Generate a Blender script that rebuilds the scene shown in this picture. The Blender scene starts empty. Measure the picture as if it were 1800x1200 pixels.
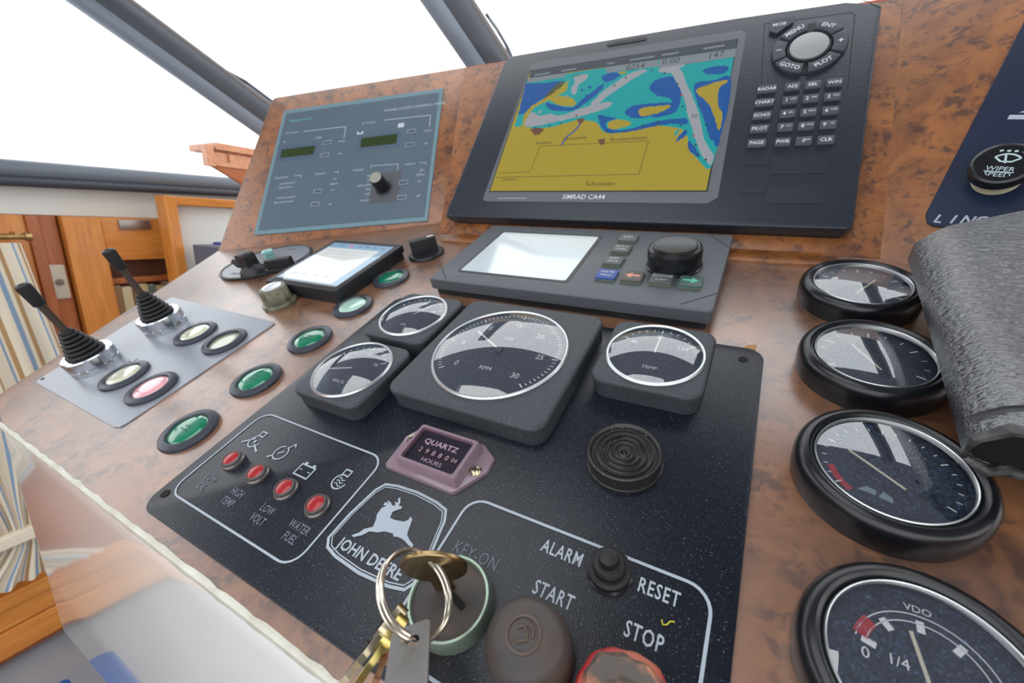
import bpy, bmesh, math, random
from mathutils import Matrix, Vector
from mathutils.geometry import tessellate_polygon
random.seed(7)
C = bpy.context.scene.collection
sc = bpy.context.scene
S = 0.18                      # one console unit in metres
SLOPE = math.radians(24)      # slope of the dashboard top
CAMZ = 1.10
EXPO = -0.85
SKY = 4.5
# ------------------------------------------------------------------ camera
FP = 749.4358
CR = [[0.8736380412456453,0.4590027669923255,-0.16147146119937494],
      [-0.15998568428708798,0.5843742008420485,0.7955572727424527],
      [0.4595227455868366,-0.6691959752446259,0.5839654039450706]]
BU = Vector((1,0,0)); BV = Vector((0,math.cos(SLOPE),math.sin(SLOPE))); BN = BU.cross(BV)
B3 = Matrix((BU,BV,BN)).transposed()
camd = bpy.data.cameras.new('camera'); cam = bpy.data.objects.new('camera', camd); C.objects.link(cam)
camd.sensor_width = 36; camd.lens = FP*36/1800; camd.clip_start = 0.005
camd.dof.use_dof = True; camd.dof.focus_distance = 0.22; camd.dof.aperture_fstop = 14
cam.matrix_world = Matrix.Translation((0,0,CAMZ)) @ (B3 @ Matrix(CR).transposed()).to_4x4()
sc.camera = cam
sc.view_settings.view_transform = 'Standard'; sc.view_settings.look = 'None'
sc.view_settings.gamma = 1; sc.view_settings.use_curve_mapping = False
sc.view_settings.exposure = EXPO
# ------------------------------------------------------------------ sky (bright overcast)
w = bpy.data.worlds.new('overcast_sky'); sc.world = w; w.use_nodes = True
nt = w.node_tree; nt.nodes.clear()
o = nt.nodes.new('ShaderNodeOutputWorld'); bg = nt.nodes.new('ShaderNodeBackground')
tc = nt.nodes.new('ShaderNodeTexCoord'); nz = nt.nodes.new('ShaderNodeTexNoise'); rp = nt.nodes.new('ShaderNodeValToRGB')
nz.inputs['Scale'].default_value = 1.7; nz.inputs['Detail'].default_value = 4; nz.inputs['Roughness'].default_value = .55
rp.color_ramp.elements[0].position = .3; rp.color_ramp.elements[0].color = (.80,.86,.93,1)
rp.color_ramp.elements[1].position = .62; rp.color_ramp.elements[1].color = (1,1,1,1)
nt.links.new(tc.outputs['Generated'], nz.inputs['Vector']); nt.links.new(nz.outputs['Fac'], rp.inputs['Fac'])
nt.links.new(rp.outputs['Color'], bg.inputs['Color']); bg.inputs['Strength'].default_value = SKY
nt.links.new(bg.outputs[0], o.inputs[0])

# ------------------------------------------------------------------ frames
def ray(x, y):
    c = Vector(((x-900)/FP, (600-y)/FP, -1.0)); return Matrix(CR).transposed() @ c
CAMD = Vector((0,0,1))
class Fr:
    def __init__(s, o, u, v):
        s.o = Vector(o); s.u = Vector(u).normalized(); v = Vector(v); s.v = (v-s.u*v.dot(s.u)).normalized(); s.n = s.u.cross(s.v)
    def px(s, x, y, h=0):
        r = ray(x, y); t = (s.n.dot(s.o-CAMD)+h)/s.n.dot(r); P = CAMD+t*r-s.o
        return (P.dot(s.u), P.dot(s.v))
    def pt(s, a, b, h=0): return s.o+a*s.u+b*s.v+h*s.n
ORG = Vector((0,0,CAMZ)) - BN*S
def to_world(P): return ORG + B3 @ (Vector(P)*S)
def fmat(fr, a=0, b=0, h=0, rot=0):
    R = B3 @ Matrix((fr.u, fr.v, fr.n)).transposed()
    return Matrix.Translation(to_world(fr.pt(a,b,h))) @ R.to_4x4() @ Matrix.Rotation(rot, 4, 'Z')
TB = 0.61342
DA = Fr((0,0,0),(1,0,0),(0,1,0))
CE = Fr((0,2.07,0),(1,0,0),(0,math.cos(TB),math.sin(TB)))
_a,_b = DA.px(385,441)
WI = Fr((_a,_b,0),(0.93977825,0.34036927,-0.03107406),(-0.25499553,0.75877566,0.59936364))
RI = Fr((.473,2.07,0),(.93,-.37,0),(0,math.cos(TB),math.sin(TB)))
def wall(x, y, X):            # point on the vertical plane at world X
    r = B3 @ ray(x, y); t = X/r.x; return Vector((X, t*r.y, CAMZ+t*r.z))

# ------------------------------------------------------------------ materials
def lin(c):
    return tuple((v/255/12.92 if v/255 <= .04045 else ((v/255+.055)/1.055)**2.4) for v in c)+(1,)
MATS = {}
def P_(nt): return nt.nodes['Principled BSDF']
def mat(name, col, rough=.5, metal=0, spec=.5, coat=0, bump=0, bscale=300, specks=0, speckcol=(150,160,175), sscale=900,
        col2=None, cscale=8, trans=0, ior=1.5, emit=0, alpha=1, coatr=.05, csharp=(.35,.65)):
    if name in MATS: return MATS[name]
    m = bpy.data.materials.new(name); m.use_nodes = True; nt = m.node_tree; p = P_(nt)
    p.inputs['Base Color'].default_value = lin(col); p.inputs['Roughness'].default_value = rough
    p.inputs['Metallic'].default_value = metal; p.inputs['Specular IOR Level'].default_value = spec
    p.inputs['Coat Weight'].default_value = coat; p.inputs['Coat Roughness'].default_value = coatr
    p.inputs['Transmission Weight'].default_value = trans; p.inputs['IOR'].default_value = ior
    p.inputs['Alpha'].default_value = alpha
    if emit:
        p.inputs['Emission Color'].default_value = lin(col); p.inputs['Emission Strength'].default_value = emit
    tc = nt.nodes.new('ShaderNodeTexCoord'); cur = None
    if col2:
        n = nt.nodes.new('ShaderNodeTexNoise'); n.inputs['Scale'].default_value = cscale; n.inputs['Detail'].default_value = 6
        nt.links.new(tc.outputs['Object'], n.inputs['Vector'])
        r = nt.nodes.new('ShaderNodeValToRGB'); r.color_ramp.elements[0].position = csharp[0]; r.color_ramp.elements[1].position = csharp[1]
        r.color_ramp.elements[0].color = lin(col); r.color_ramp.elements[1].color = lin(col2)
        nt.links.new(n.outputs['Fac'], r.inputs['Fac']); cur = r.outputs['Color']
    if specks:
        n = nt.nodes.new('ShaderNodeTexNoise'); n.inputs['Scale'].default_value = sscale; n.inputs['Detail'].default_value = 2
        nt.links.new(tc.outputs['Object'], n.inputs['Vector'])
        r = nt.nodes.new('ShaderNodeValToRGB'); r.color_ramp.elements[0].position = .66-.1*specks; r.color_ramp.elements[1].position = .78-.1*specks
        nt.links.new(n.outputs['Fac'], r.inputs['Fac'])
        mx = nt.nodes.new('ShaderNodeMixRGB'); nt.links.new(r.outputs['Color'], mx.inputs['Fac'])
        if cur: nt.links.new(cur, mx.inputs['Color1'])
        else: mx.inputs['Color1'].default_value = lin(col)
        mx.inputs['Color2'].default_value = lin(speckcol); cur = mx.outputs['Color']
    if cur: nt.links.new(cur, p.inputs['Base Color'])
    if bump:
        n = nt.nodes.new('ShaderNodeTexNoise'); n.inputs['Scale'].default_value = bscale; n.inputs['Detail'].default_value = 3
        nt.links.new(tc.outputs['Object'], n.inputs['Vector'])
        b = nt.nodes.new('ShaderNodeBump'); b.inputs['Strength'].default_value = bump; b.inputs['Distance'].default_value = .0006
        nt.links.new(n.outputs['Fac'], b.inputs['Height']); nt.links.new(b.outputs['Normal'], p.inputs['Normal'])
    MATS[name] = m; return m

def burl(name, c1, c2, c3, rough, sc1=22):
    m = bpy.data.materials.new(name); m.use_nodes = True; nt = m.node_tree; p = P_(nt); L = nt.links.new
    tc = nt.nodes.new('ShaderNodeTexCoord')
    n0 = nt.nodes.new('ShaderNodeTexNoise'); n0.inputs['Scale'].default_value = sc1; n0.inputs['Detail'].default_value = 8; n0.inputs['Roughness'].default_value = .62; n0.inputs['Distortion'].default_value = 1.2
    L(tc.outputs['Object'], n0.inputs['Vector'])
    r0 = nt.nodes.new('ShaderNodeValToRGB'); r0.color_ramp.elements[0].position = .34; r0.color_ramp.elements[1].position = .66
    r0.color_ramp.elements[0].color = lin(c1); r0.color_ramp.elements[1].color = lin(c2); L(n0.outputs['Fac'], r0.inputs['Fac'])
    # dark burl eyes clustered
    n1 = nt.nodes.new('ShaderNodeTexNoise'); n1.inputs['Scale'].default_value = sc1*6.5; n1.inputs['Detail'].default_value = 3; n1.inputs['Distortion'].default_value = .8
    n2 = nt.nodes.new('ShaderNodeTexNoise'); n2.inputs['Scale'].default_value = sc1*1.8; n2.inputs['Detail'].default_value = 2
    L(tc.outputs['Object'], n1.inputs['Vector']); L(tc.outputs['Object'], n2.inputs['Vector'])
    a = nt.nodes.new('ShaderNodeMath'); a.operation = 'MULTIPLY'; L(n1.outputs['Fac'], a.inputs[0]); L(n2.outputs['Fac'], a.inputs[1])
    r1 = nt.nodes.new('ShaderNodeValToRGB'); r1.color_ramp.elements[0].position = .255; r1.color_ramp.elements[1].position = .37
    r1.color_ramp.elements[1].color = (.75,.75,.75,1)
    L(a.outputs[0], r1.inputs['Fac'])
    mx = nt.nodes.new('ShaderNodeMixRGB'); L(r1.outputs['Color'], mx.inputs['Fac']); L(r0.outputs['Color'], mx.inputs['Color1']); mx.inputs['Color2'].default_value = lin(c3)
    n3 = nt.nodes.new('ShaderNodeTexNoise'); n3.inputs['Scale'].default_value = 900; n3.inputs['Detail'].default_value = 2
    L(tc.outputs['Object'], n3.inputs['Vector'])
    b = nt.nodes.new('ShaderNodeBump'); b.inputs['Strength'].default_value = .25; b.inputs['Distance'].default_value = .0003
    L(n3.outputs['Fac'], b.inputs['Height']); L(b.outputs['Normal'], p.inputs['Normal'])
    L(mx.outputs['Color'], p.inputs['Base Color']); p.inputs['Roughness'].default_value = rough
    p.inputs['Specular IOR Level'].default_value = .9
    MATS[name] = m; return m

def thin_glass(name, ior=1.55, tint=(255,255,255), dust_haze=0, rough=0.0, dust_haze_col=(150,165,185), dscale=700):
    m = bpy.data.materials.new(name); m.use_nodes = True; nt = m.node_tree; nt.nodes.clear(); L = nt.links.new
    out = nt.nodes.new('ShaderNodeOutputMaterial'); tr = nt.nodes.new('ShaderNodeBsdfTransparent'); gl = nt.nodes.new('ShaderNodeBsdfGlossy')
    tr.inputs[0].default_value = lin(tint); gl.inputs['Roughness'].default_value = rough
    lw = nt.nodes.new('ShaderNodeLayerWeight'); lw.inputs['Blend'].default_value = .5
    pw = nt.nodes.new('ShaderNodeMath'); pw.operation = 'POWER'; L(lw.outputs['Facing'], pw.inputs[0]); pw.inputs[1].default_value = 5
    F0 = ((ior-1)/(ior+1))**2
    ma = nt.nodes.new('ShaderNodeMath'); ma.operation = 'MULTIPLY_ADD'; L(pw.outputs[0], ma.inputs[0]); ma.inputs[1].default_value = 1-F0; ma.inputs[2].default_value = F0
    mx = nt.nodes.new('ShaderNodeMixShader'); L(ma.outputs[0], mx.inputs[0]); L(tr.outputs[0], mx.inputs[1]); L(gl.outputs[0], mx.inputs[2])
    last = mx.outputs[0]
    if dust_haze:
        tc = nt.nodes.new('ShaderNodeTexCoord'); n = nt.nodes.new('ShaderNodeTexNoise'); n.inputs['Scale'].default_value = dscale; n.inputs['Detail'].default_value = 3
        L(tc.outputs['Object'], n.inputs['Vector']); r = nt.nodes.new('ShaderNodeValToRGB')
        r.color_ramp.elements[0].position = .48; r.color_ramp.elements[1].position = .72
        r.color_ramp.elements[0].color = (.05*dust_haze,)*3+(1,); r.color_ramp.elements[1].color = (.45*dust_haze,)*3+(1,)
        L(n.outputs['Fac'], r.inputs['Fac'])
        d = nt.nodes.new('ShaderNodeBsdfDiffuse'); d.inputs[0].default_value = lin(dust_haze_col)
        m2 = nt.nodes.new('ShaderNodeMixShader'); L(r.outputs['Color'], m2.inputs[0]); L(last, m2.inputs[1]); L(d.outputs[0], m2.inputs[2]); last = m2.outputs[0]
    L(last, out.inputs[0]); MATS[name] = m; return m

KE = 1/2**EXPO
DASH = burl('dash_laminate', (152,104,70), (106,72,52), (70,50,44), .36)
P_(DASH.node_tree).inputs['Coat Weight'].default_value=.75; P_(DASH.node_tree).inputs['Coat Roughness'].default_value=.28; P_(DASH.node_tree).inputs['Coat IOR'].default_value=2.0
BOARD = burl('board_laminate', (166,104,52), (122,72,38), (58,38,36), .34, 28)
WHITEGLOSS = mat('white_gloss_paint', (240,242,238), .12, coat=1, bump=.05, bscale=30)
WHITEWORN = mat('chipped_white_edge', (222,222,210), .5, bump=1, bscale=260, col2=(200,196,180), cscale=60)
PLATE = mat('engine_plate_black', (13,19,30), .30, spec=.45, specks=.25, sscale=1500, speckcol=(105,115,130), bump=.15, bscale=1400)
PRINT = mat('silver_print', (168,178,188), .45)
PRINTF = mat('faded_print', (105,112,124), .5)
BLACK = mat('black_plastic', (26,28,32), .42, bump=.25, bscale=1200)
GRAIN = mat('grained_black_plastic', (56,60,66), .45, bump=.5, bscale=1500, specks=.05, sscale=1800)
RUBBER = mat('black_rubber', (24,24,26), .55, bump=.2, bscale=600)
SATIN = mat('satin_black_ring', (20,22,26), .25)
DIALB = mat('dial_black', (20,28,42), .6, specks=.7, sscale=900, speckcol=(74,92,120))
DIALW = mat('dial_white_print', (225,228,230), .5)
CHROME = mat('chrome', (215,218,222), .12, metal=1)
STEEL = mat('brushed_steel', (170,168,165), .32, metal=1, bump=.3, bscale=500)
BRASS = mat('brass', (190,160,105), .28, metal=1, col2=(150,120,75), cscale=60)
NICKELW = mat('dull_bright_ring', (200,204,206), .3, metal=.9)
NICKEL = mat('worn_nickel', (190,178,150), .25, metal=1)
DOME = thin_glass('gauge_glass', 2.9, dust_haze=.42, dust_haze_col=(96,120,156), dscale=1100)
DOME2 = thin_glass('gauge_glass_clean', 2.9, dust_haze=.42, dust_haze_col=(96,120,156), dscale=900)
PANE = thin_glass('window_glass', 1.3)
SCREENG = thin_glass('screen_glass', 1.5)
GREYBEZ = mat('grey_bezel', (96,100,106), .4)
PLOT = mat('plotter_black', (38,44,54), .33, bump=.3, bscale=900)
KEYM = mat('key_rubber', (66,72,82), .5)
KEYP = mat('key_print', (215,218,222), .5)
PANELB = mat('power_panel_blue_grey', (88,104,116), .38, bump=.15, bscale=900)
PANELT = mat('power_panel_teal_edge', (112,142,152), .4)
WOOD = None
def wood(name, c1, c2, rough=.3, sc=(3,3,22)):
    m = bpy.data.materials.new(name); m.use_nodes = True; nt = m.node_tree; p = P_(nt); L = nt.links.new
    tc = nt.nodes.new('ShaderNodeTexCoord'); mp = nt.nodes.new('ShaderNodeMapping'); mp.inputs['Scale'].default_value = sc
    n = nt.nodes.new('ShaderNodeTexNoise'); n.inputs['Scale'].default_value = 6; n.inputs['Detail'].default_value = 7; n.inputs['Distortion'].default_value = .5
    L(tc.outputs['Object'], mp.inputs['Vector']); L(mp.outputs[0], n.inputs['Vector'])
    r = nt.nodes.new('ShaderNodeValToRGB'); r.color_ramp.elements[0].position = .3; r.color_ramp.elements[1].position = .7
    r.color_ramp.elements[0].color = lin(c1); r.color_ramp.elements[1].color = lin(c2)
    L(n.outputs['Fac'], r.inputs['Fac']); L(r.outputs[0], p.inputs['Base Color']); p.inputs['Roughness'].default_value = rough
    MATS[name] = m; return m
WOODV = wood('honey_wood_upright', (224,148,68), (198,120,50), .3, (14,14,1.6))
WOODH = wood('honey_wood_level', (226,150,70), (204,124,52), .3, (14,1.6,14))
WOODD = wood('reddish_wood', (186,110,62), (160,88,48), .35, (14,14,1.6))
CREAM = mat('cream_coaming', (226,228,222), .4)
GASKET = mat('dark_window_rubber', (62,66,74), .45)
GASKET2 = mat('grey_window_frame', (104,112,122), .4)

# ------------------------------------------------------------------ mesh building (console units, scaled on build)
class M:
    def __init__(s, unit=S): s.v=[]; s.f=[]; s.mi=[]; s.mats=[]; s.cur=0; s.unit=unit; s.T=Matrix.Identity(4)
    def use(s, m):
        if m not in s.mats: s.mats.append(m)
        s.cur = s.mats.index(m); return s
    def at(s, x=0, y=0, z=0, rot=0, R=None):
        s.T = Matrix.Translation((x,y,z)) @ (R.to_4x4() if R else Matrix.Rotation(rot,4,'Z')); return s
    def _v(s, p): s.v.append(tuple(s.T @ Vector(p))); return len(s.v)-1
    def _f(s, ids): s.f.append(ids); s.mi.append(s.cur)
    def lathe(s, prof, n=48, cap0=False, cap1=False, mod=None, arc=None):
        rings=[]; full = arc is None; a0,a1 = arc or (0,2*math.pi); m_ = n if full else n+1
        for r,z in prof:
            if r < 1e-7: rings.append([s._v((0,0,z))]); continue
            rings.append([s._v(((r*(mod(a0+(a1-a0)*k/n,r,z) if mod else 1))*math.cos(a0+(a1-a0)*k/n), (r*(mod(a0+(a1-a0)*k/n,r,z) if mod else 1))*math.sin(a0+(a1-a0)*k/n), z)) for k in range(m_)])
        for A,B in zip(rings, rings[1:]):
            for k in range(n):
                j=(k+1)%m_
                if len(A)==1 and len(B)==1: continue
                if len(A)==1: s._f((A[0],B[j],B[k]))
                elif len(B)==1: s._f((A[k],A[j],B[0]))
                else: s._f((A[k],A[j],B[j],B[k]))
        if cap0 and len(rings[0])>1: s._f(tuple(reversed(rings[0])))
        if cap1 and len(rings[-1])>1: s._f(tuple(rings[-1]))
        return s
    def prism(s, out, z0, z1, bev=0, seg=3, bot=True):
        def inset(pts, d):
            n=len(pts); res=[]
            for i in range(n):
                p0=Vector(pts[i-1]); p1=Vector(pts[i]); p2=Vector(pts[(i+1)%n])
                e1=(p1-p0).normalized(); e2=(p2-p1).normalized(); n1=Vector((-e1.y,e1.x)); n2=Vector((-e2.y,e2.x))
                b=(n1+n2); L=b.length
                if L<1e-6: b=n1; k=1
                else: b/=L; k=1/max(.35,b.dot(n1))
                res.append(tuple(p1+b*d*k))
            return res
        layers=[(0,z0)]
        if bev:
            for i in range(seg+1):
                t=i/seg*math.pi/2; layers.append((bev*(1-math.cos(t)), z1-bev+bev*math.sin(t)))
        else: layers.append((0,z1))
        rings=[[s._v((x,y,z)) for x,y in (inset(out,d) if d else out)] for d,z in layers]
        n=len(out)
        for A,B in zip(rings,rings[1:]):
            for k in range(n): s._f((A[k],A[(k+1)%n],B[(k+1)%n],B[k]))
        s._f(tuple(rings[-1]))
        if bot: s._f(tuple(reversed(rings[0])))
        return s
    def box(s, x0,x1,y0,y1,z0,z1,bev=0): return s.prism([(x0,y0),(x1,y0),(x1,y1),(x0,y1)], z0, z1, bev)
    def poly(s, pts, z=0):
        ids=[s._v((x,y,z)) for x,y in pts]
        for t in tessellate_polygon([[Vector((x,y,0)) for x,y in pts]]):
            a,b,c=[Vector(pts[i]) for i in t]
            if (b-a).cross(c-a) < 0: t=(t[0],t[2],t[1])
            s._f(tuple(ids[i] for i in t))
        return s
    def strip(s, pts, w, z=0, closed=False):
        n=len(pts); P=[Vector(p) for p in pts]; L=[];R=[]
        for i in range(n):
            if closed: e1=(P[i]-P[i-1]).normalized(); e2=(P[(i+1)%n]-P[i]).normalized()
            else:
                e1=(P[i]-P[i-1]).normalized() if i else (P[1]-P[0]).normalized()
                e2=(P[i+1]-P[i]).normalized() if i<n-1 else e1
            b=Vector((-e1.y-e2.y, e1.x+e2.x)); b=b.normalized() if b.length>1e-6 else Vector((-e1.y,e1.x))
            k=w/2/max(.4,b.dot(Vector((-e1.y,e1.x))))
            L.append(s._v((P[i].x+b.x*k,P[i].y+b.y*k,z))); R.append(s._v((P[i].x-b.x*k,P[i].y-b.y*k,z)))
        for i in range(n if closed else n-1):
            j=(i+1)%n; s._f((R[i],R[j],L[j],L[i]))
        return s
    def tube(s, pts, r, n=10, closed=False, flat=1.0, up=None):
        P=[Vector(p) for p in pts]; N=len(P); rings=[]; ref=Vector(up) if up else Vector((.13,.21,.97))
        rr = r if isinstance(r,(list,tuple)) else [r]*N
        for i in range(N):
            if closed: t=(P[(i+1)%N]-P[i-1]).normalized()
            else: t=(P[min(i+1,N-1)]-P[max(i-1,0)]).normalized()
            x=ref.cross(t); 
            if x.length<1e-3: x=Vector((1,0,0)).cross(t)
            x.normalize(); y=t.cross(x)
            if not up: ref=y if False else ref
            rings.append([s._v(P[i]+x*rr[i]*math.cos(2*math.pi*k/n)+y*rr[i]*flat*math.sin(2*math.pi*k/n)) for k in range(n)])
        for i in range(N if closed else N-1):
            A=rings[i];B=rings[(i+1)%N]
            for k in range(n): s._f((A[k],A[(k+1)%n],B[(k+1)%n],B[k]))
        if not closed: s._f(tuple(reversed(rings[0]))); s._f(tuple(rings[-1]))
        return s
    def text(s, t, x, y, size, z=0, align='CENTER', rot=0, sx=1, shear=0, ext=0, bold=0, sp=1):
        cu=bpy.data.curves.new('t','FONT'); cu.body=t; cu.size=size; cu.align_x=align; cu.align_y='CENTER'; cu.shear=shear; cu.resolution_u=2; cu.offset=bold; cu.extrude=ext; cu.space_character=sp
        ob=bpy.data.objects.new('t',cu); C.objects.link(ob); bpy.context.view_layer.update()
        me=ob.evaluated_get(bpy.context.evaluated_depsgraph_get()).to_mesh()
        X=Matrix.Translation((x,y,z)) @ Matrix.Rotation(rot,4,'Z') @ Matrix.Diagonal((sx,1,1,1))
        base=len(s.v)
        for v in me.vertices: s.v.append(tuple(s.T @ X @ v.co))
        for f in me.polygons: s._f(tuple(base+i for i in f.vertices))
        bpy.data.objects.remove(ob); bpy.data.curves.remove(cu); return s
    def mesh(s, name, smooth=35):
        me=bpy.data.meshes.new(name); u=s.unit
        me.from_pydata([(x*u,y*u,z*u) for x,y,z in s.v],[],s.f)
        for m in s.mats: me.materials.append(m)
        me.polygons.foreach_set('material_index', s.mi)
        if smooth:
            me.polygons.foreach_set('use_smooth',[True]*len(me.polygons)); me.set_sharp_from_angle(angle=math.radians(smooth))
        me.update(); return me
def new(m): return M().use(m)
def part(name, M_, parent, label=None, smooth=35, kind=None):
    o=bpy.data.objects.new(name, M_.mesh(name,smooth) if isinstance(M_,M) else M_); C.objects.link(o); o.parent=parent
    if label: o['label']=label
    if kind: o['kind']=kind
    return o
def tagit(o,label,cat,group=None):
    o['label']=label; o['category']=cat
    if group: o['group']=group
    return o
def thing(name,label,cat,mw,group=None):
    o=bpy.data.objects.new(name,None); C.objects.link(o); o.matrix_world=mw; o.empty_display_size=.02
    return tagit(o,label,cat,group)
def single(name,M_,label,cat,mw,group=None,smooth=35):
    o=bpy.data.objects.new(name,M_.mesh(name,smooth)); C.objects.link(o); o.matrix_world=mw; return tagit(o,label,cat,group)
def struct(name,M_,mw=Matrix.Identity(4),smooth=35):
    o=bpy.data.objects.new(name,M_.mesh(name,smooth)); C.objects.link(o); o.matrix_world=mw; o['kind']='structure'; return o
def copy_thing(o,label,mw,group=None):
    r=o.copy(); C.objects.link(r); r.matrix_world=mw; r['label']=label
    if group: r['group']=group
    for ch in list(o.children):
        c=ch.copy(); C.objects.link(c); c.parent=r
        for g in ch.children:
            d=g.copy(); C.objects.link(d); d.parent=c
    return r
def rrect(x0,y0,x1,y1,r,n=6):
    out=[]
    for cx,cy,a in ((x1-r,y0+r,-90),(x1-r,y1-r,0),(x0+r,y1-r,90),(x0+r,y0+r,180)):
        for k in range(n+1):
            t=math.radians(a+90*k/n); out.append((cx+r*math.cos(t),cy+r*math.sin(t)))
    return out
def sm(pts, n=4, closed=False):   # Catmull-Rom smoothing of 2D / 3D point lists
    P=[Vector(p) for p in pts]; N=len(P); out=[]
    for i in range(N if closed else N-1):
        p0=P[(i-1)%N] if closed or i else P[0]; p1=P[i]; p2=P[(i+1)%N]; p3=P[(i+2)%N] if closed or i+2<N else P[-1]
        for k in range(n):
            t=k/n; out.append(tuple(.5*((2*p1)+(p2-p0)*t+(2*p0-5*p1+4*p2-p3)*t*t+(3*p1-p0-3*p2+p3)*t**3)))
    if not closed: out.append(tuple(P[-1]))
    return out

# ================================================================== THE WHEELHOUSE
X0=-1.40
def wb(x0,x1,y0,y1,z0,z1,m,bev=0):
    return M(1).use(m).box(x0,x1,y0,y1,z0,z1,bev)
FLOOR = mat('grey_floor', (150,154,160), .6, col2=(138,142,150), cscale=5)
struct('floor', wb(-1.5,1.5,-1.8,2.0,-.04,0.02,FLOOR))
cg=M(1).use(mat('ceiling_panel',(150,156,168),.6))      # with an open roof hatch over the helm seat
for a_ in ((-1.5,1.5,.11,.46),(-1.5,1.5,-.85,-.55),(-1.5,-.62,-.55,.11),(.04,1.5,-.55,.11)): cg.box(*a_,1.65,1.69)
struct('ceiling', cg)
struct('wall_back', wb(-1.5,1.5,-1.84,-1.8,0,.75,mat('back_cream',(205,205,198),.4)))
struct('wall_right', wb(1.5,1.56,-1.8,2.0,0,1.12,mat('side_wood',(150,92,46),.4)))
for k,(x,y) in enumerate(((-1.46,-.8),(1.46,-.8),(1.46,.1))):
    struct('trim_%d'%(k+3), wb(x-.04,x+.04,y-.04,y+.04,.75,1.66,GASKET2))
# left side: wood lining, white coaming above it, dark rail under the side window
zt = wall(150,380,X0).z
struct('wall_left', wb(X0-.10,X0-.04,-1.8,1.9,0,zt,WOODD))
struct('trim_1', wb(X0-.14,X0-.03,-1.8,1.9,zt,wall(100,308,X0).z+.004,CREAM))
win = bpy.data.objects.new('window_1',None); C.objects.link(win); win['kind']='structure'
# rail follows the sheer: two-tone gasket
pA=wall(-300,279,X0); pB=wall(470,331,X0)
def rail(dz,r,m,dx=0,fl=.6): return M(1).use(m).tube([pA+Vector((dx,-.8,dz)),pA+Vector((dx,0,dz)),pB+Vector((dx,0,dz)),pB+Vector((dx,.8,dz+.03))],r,12,flat=fl,up=(0,0,1))
part('window_rail', rail(.004,.020,GASKET2,0,1.0), win); part('rubber_gasket', rail(-.020,.011,GASKET,.012,1.0), win)
part('pane', M(1).use(PANE).box(X0-.012,X0-.008,-1.75,1.5,pA.z,1.65), win, smooth=0)
# sloping corner post
win2 = bpy.data.objects.new('window_2',None); C.objects.link(win2); win2['kind']='structure'
def wpt(x,y,d): r=(B3@ray(x,y)).normalized(); return Vector((0,0,CAMZ))+r*d
def post(a,b,da,db,wd,parent,name,ext=1.8):
    A=wpt(*a,da); Bb=wpt(*b,db); d=(Bb-A); A2=A-d*.25; B2=A+d*ext
    cs=(A+B2)/2; nrm=(Vector((0,0,CAMZ))-cs).normalized(); side=d.normalized().cross(nrm).normalized()
    def bar(off,r,m,nm,fw=0,fl=.7): return part(nm, M(1).use(m).tube([A2+side*off+nrm*fw,B2+side*off+nrm*fw],r,12,flat=fl,up=tuple(nrm)), parent)
    bar(0,wd,GASKET,name); bar(-wd*.5,wd*.62,mat('post_highlight_grey',(120,130,142),.35),'highlight_bar',wd*.3); bar(wd*.85,wd*.26,mat('brown_post_trim',(96,90,88),.4),'outer_trim',wd*.15)  # second bar paints the blue-grey highlight along the post's lower half
post((456,203),(176,0),1.45,1.50,.040,win2,'corner_post')
post((858,108),(786,0),1.12,1.13,.040,win2,'centre_post',3.5)
part('pane', M(1).use(PANE).poly([(-1.5,.46),(1.5,.46),(1.5,1.66),(-1.5,1.66)]), win2, smooth=0)
post_r=M(1).use(GASKET).tube([(.16,1.0,CAMZ+.31),(.20,.63,CAMZ+.475),(.245,.45,CAMZ+.56)],.024,10,up=(0,0,1)); part('centre_post',post_r,win2)
pn=[o for o in win2.children if o.name.startswith('pane')][0]
for v in pn.data.vertices:      # raked windscreen plane  y + 2.1 (z-cam) = 1.6
    v.co.z = CAMZ+(1.62-v.co.y)/2.1
# front coaming under the windscreen (behind the console)
struct('wall_front', wb(-1.5,1.5,1.66,1.72,0,CAMZ+.0,CREAM))

# wiper arms outside
def wiper(p,lab):
    pts=[wpt(x,y,1.62) for x,y in p]
    o=thing('windscreen_wiper',lab,'wiper',Matrix.Translation(pts[0]))
    q=[v-pts[0] for v in pts]
    part('wiper_arm', M(1).use(GASKET).tube(q,.005,6),o)
    part('wiper_blade', M(1).use(GASKET2).tube([v+Vector((.012,0,-.012)) for v in q],.0025,6),o)
wiper([(374,111),(400,127),(432,144),(480,180)],'thin grey wiper outside the glass along the thick left corner post')
wiper([(854,24),(874,52),(888,76),(902,108)],'thin dark wiper outside the glass beside the centre post')

# ------------------------------------------------------------------ left side joinery, on the plane X0
def Y(x,y=450,X=X0): return wall(x,y,X).y
def Z(x,y,X=X0): return wall(x,y,X).z
def wbox(name,parent,y0,y1,z0,z1,x0,x1,m,bev=.002,label=None):
    # prism lies in YZ and is extruded along X
    mm=M(1).use(m); R=Matrix(((0,0,1),(1,0,0),(0,1,0)))
    mm.T=R.to_4x4(); mm.prism([(y0,z0),(y1,z0),(y1,z1),(y0,z1)],x0,x1,bev)
    return part(name,mm,parent,label)
cab=thing('wooden_cabinet','honey-coloured wooden cabinet with an open bookshelf, beyond the console edge','cabinet',Matrix.Identity(4))
yc0=Y(128,470); yc1=Y(303,400); zt2=zt-.001
ys=Y(188,440); zo=Z(250,456); 
wbox('stile',cab,yc0,ys,.35,zt2,X0-.04,X0,WOODV)
wbox('top_rail',cab,ys,yc1,zo,zt2,X0-.035,X0-.003,WOODH)
wbox('shelf_rail',cab,ys,yc1,Z(250,497),Z(250,487),X0-.035,X0-.012,WOODD)
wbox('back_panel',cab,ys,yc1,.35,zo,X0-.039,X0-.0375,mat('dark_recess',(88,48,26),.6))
wbox('lower_board',cab,ys,yc1,.35,Z(250,600),X0-.035,X0-.003,WOODH)
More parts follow.
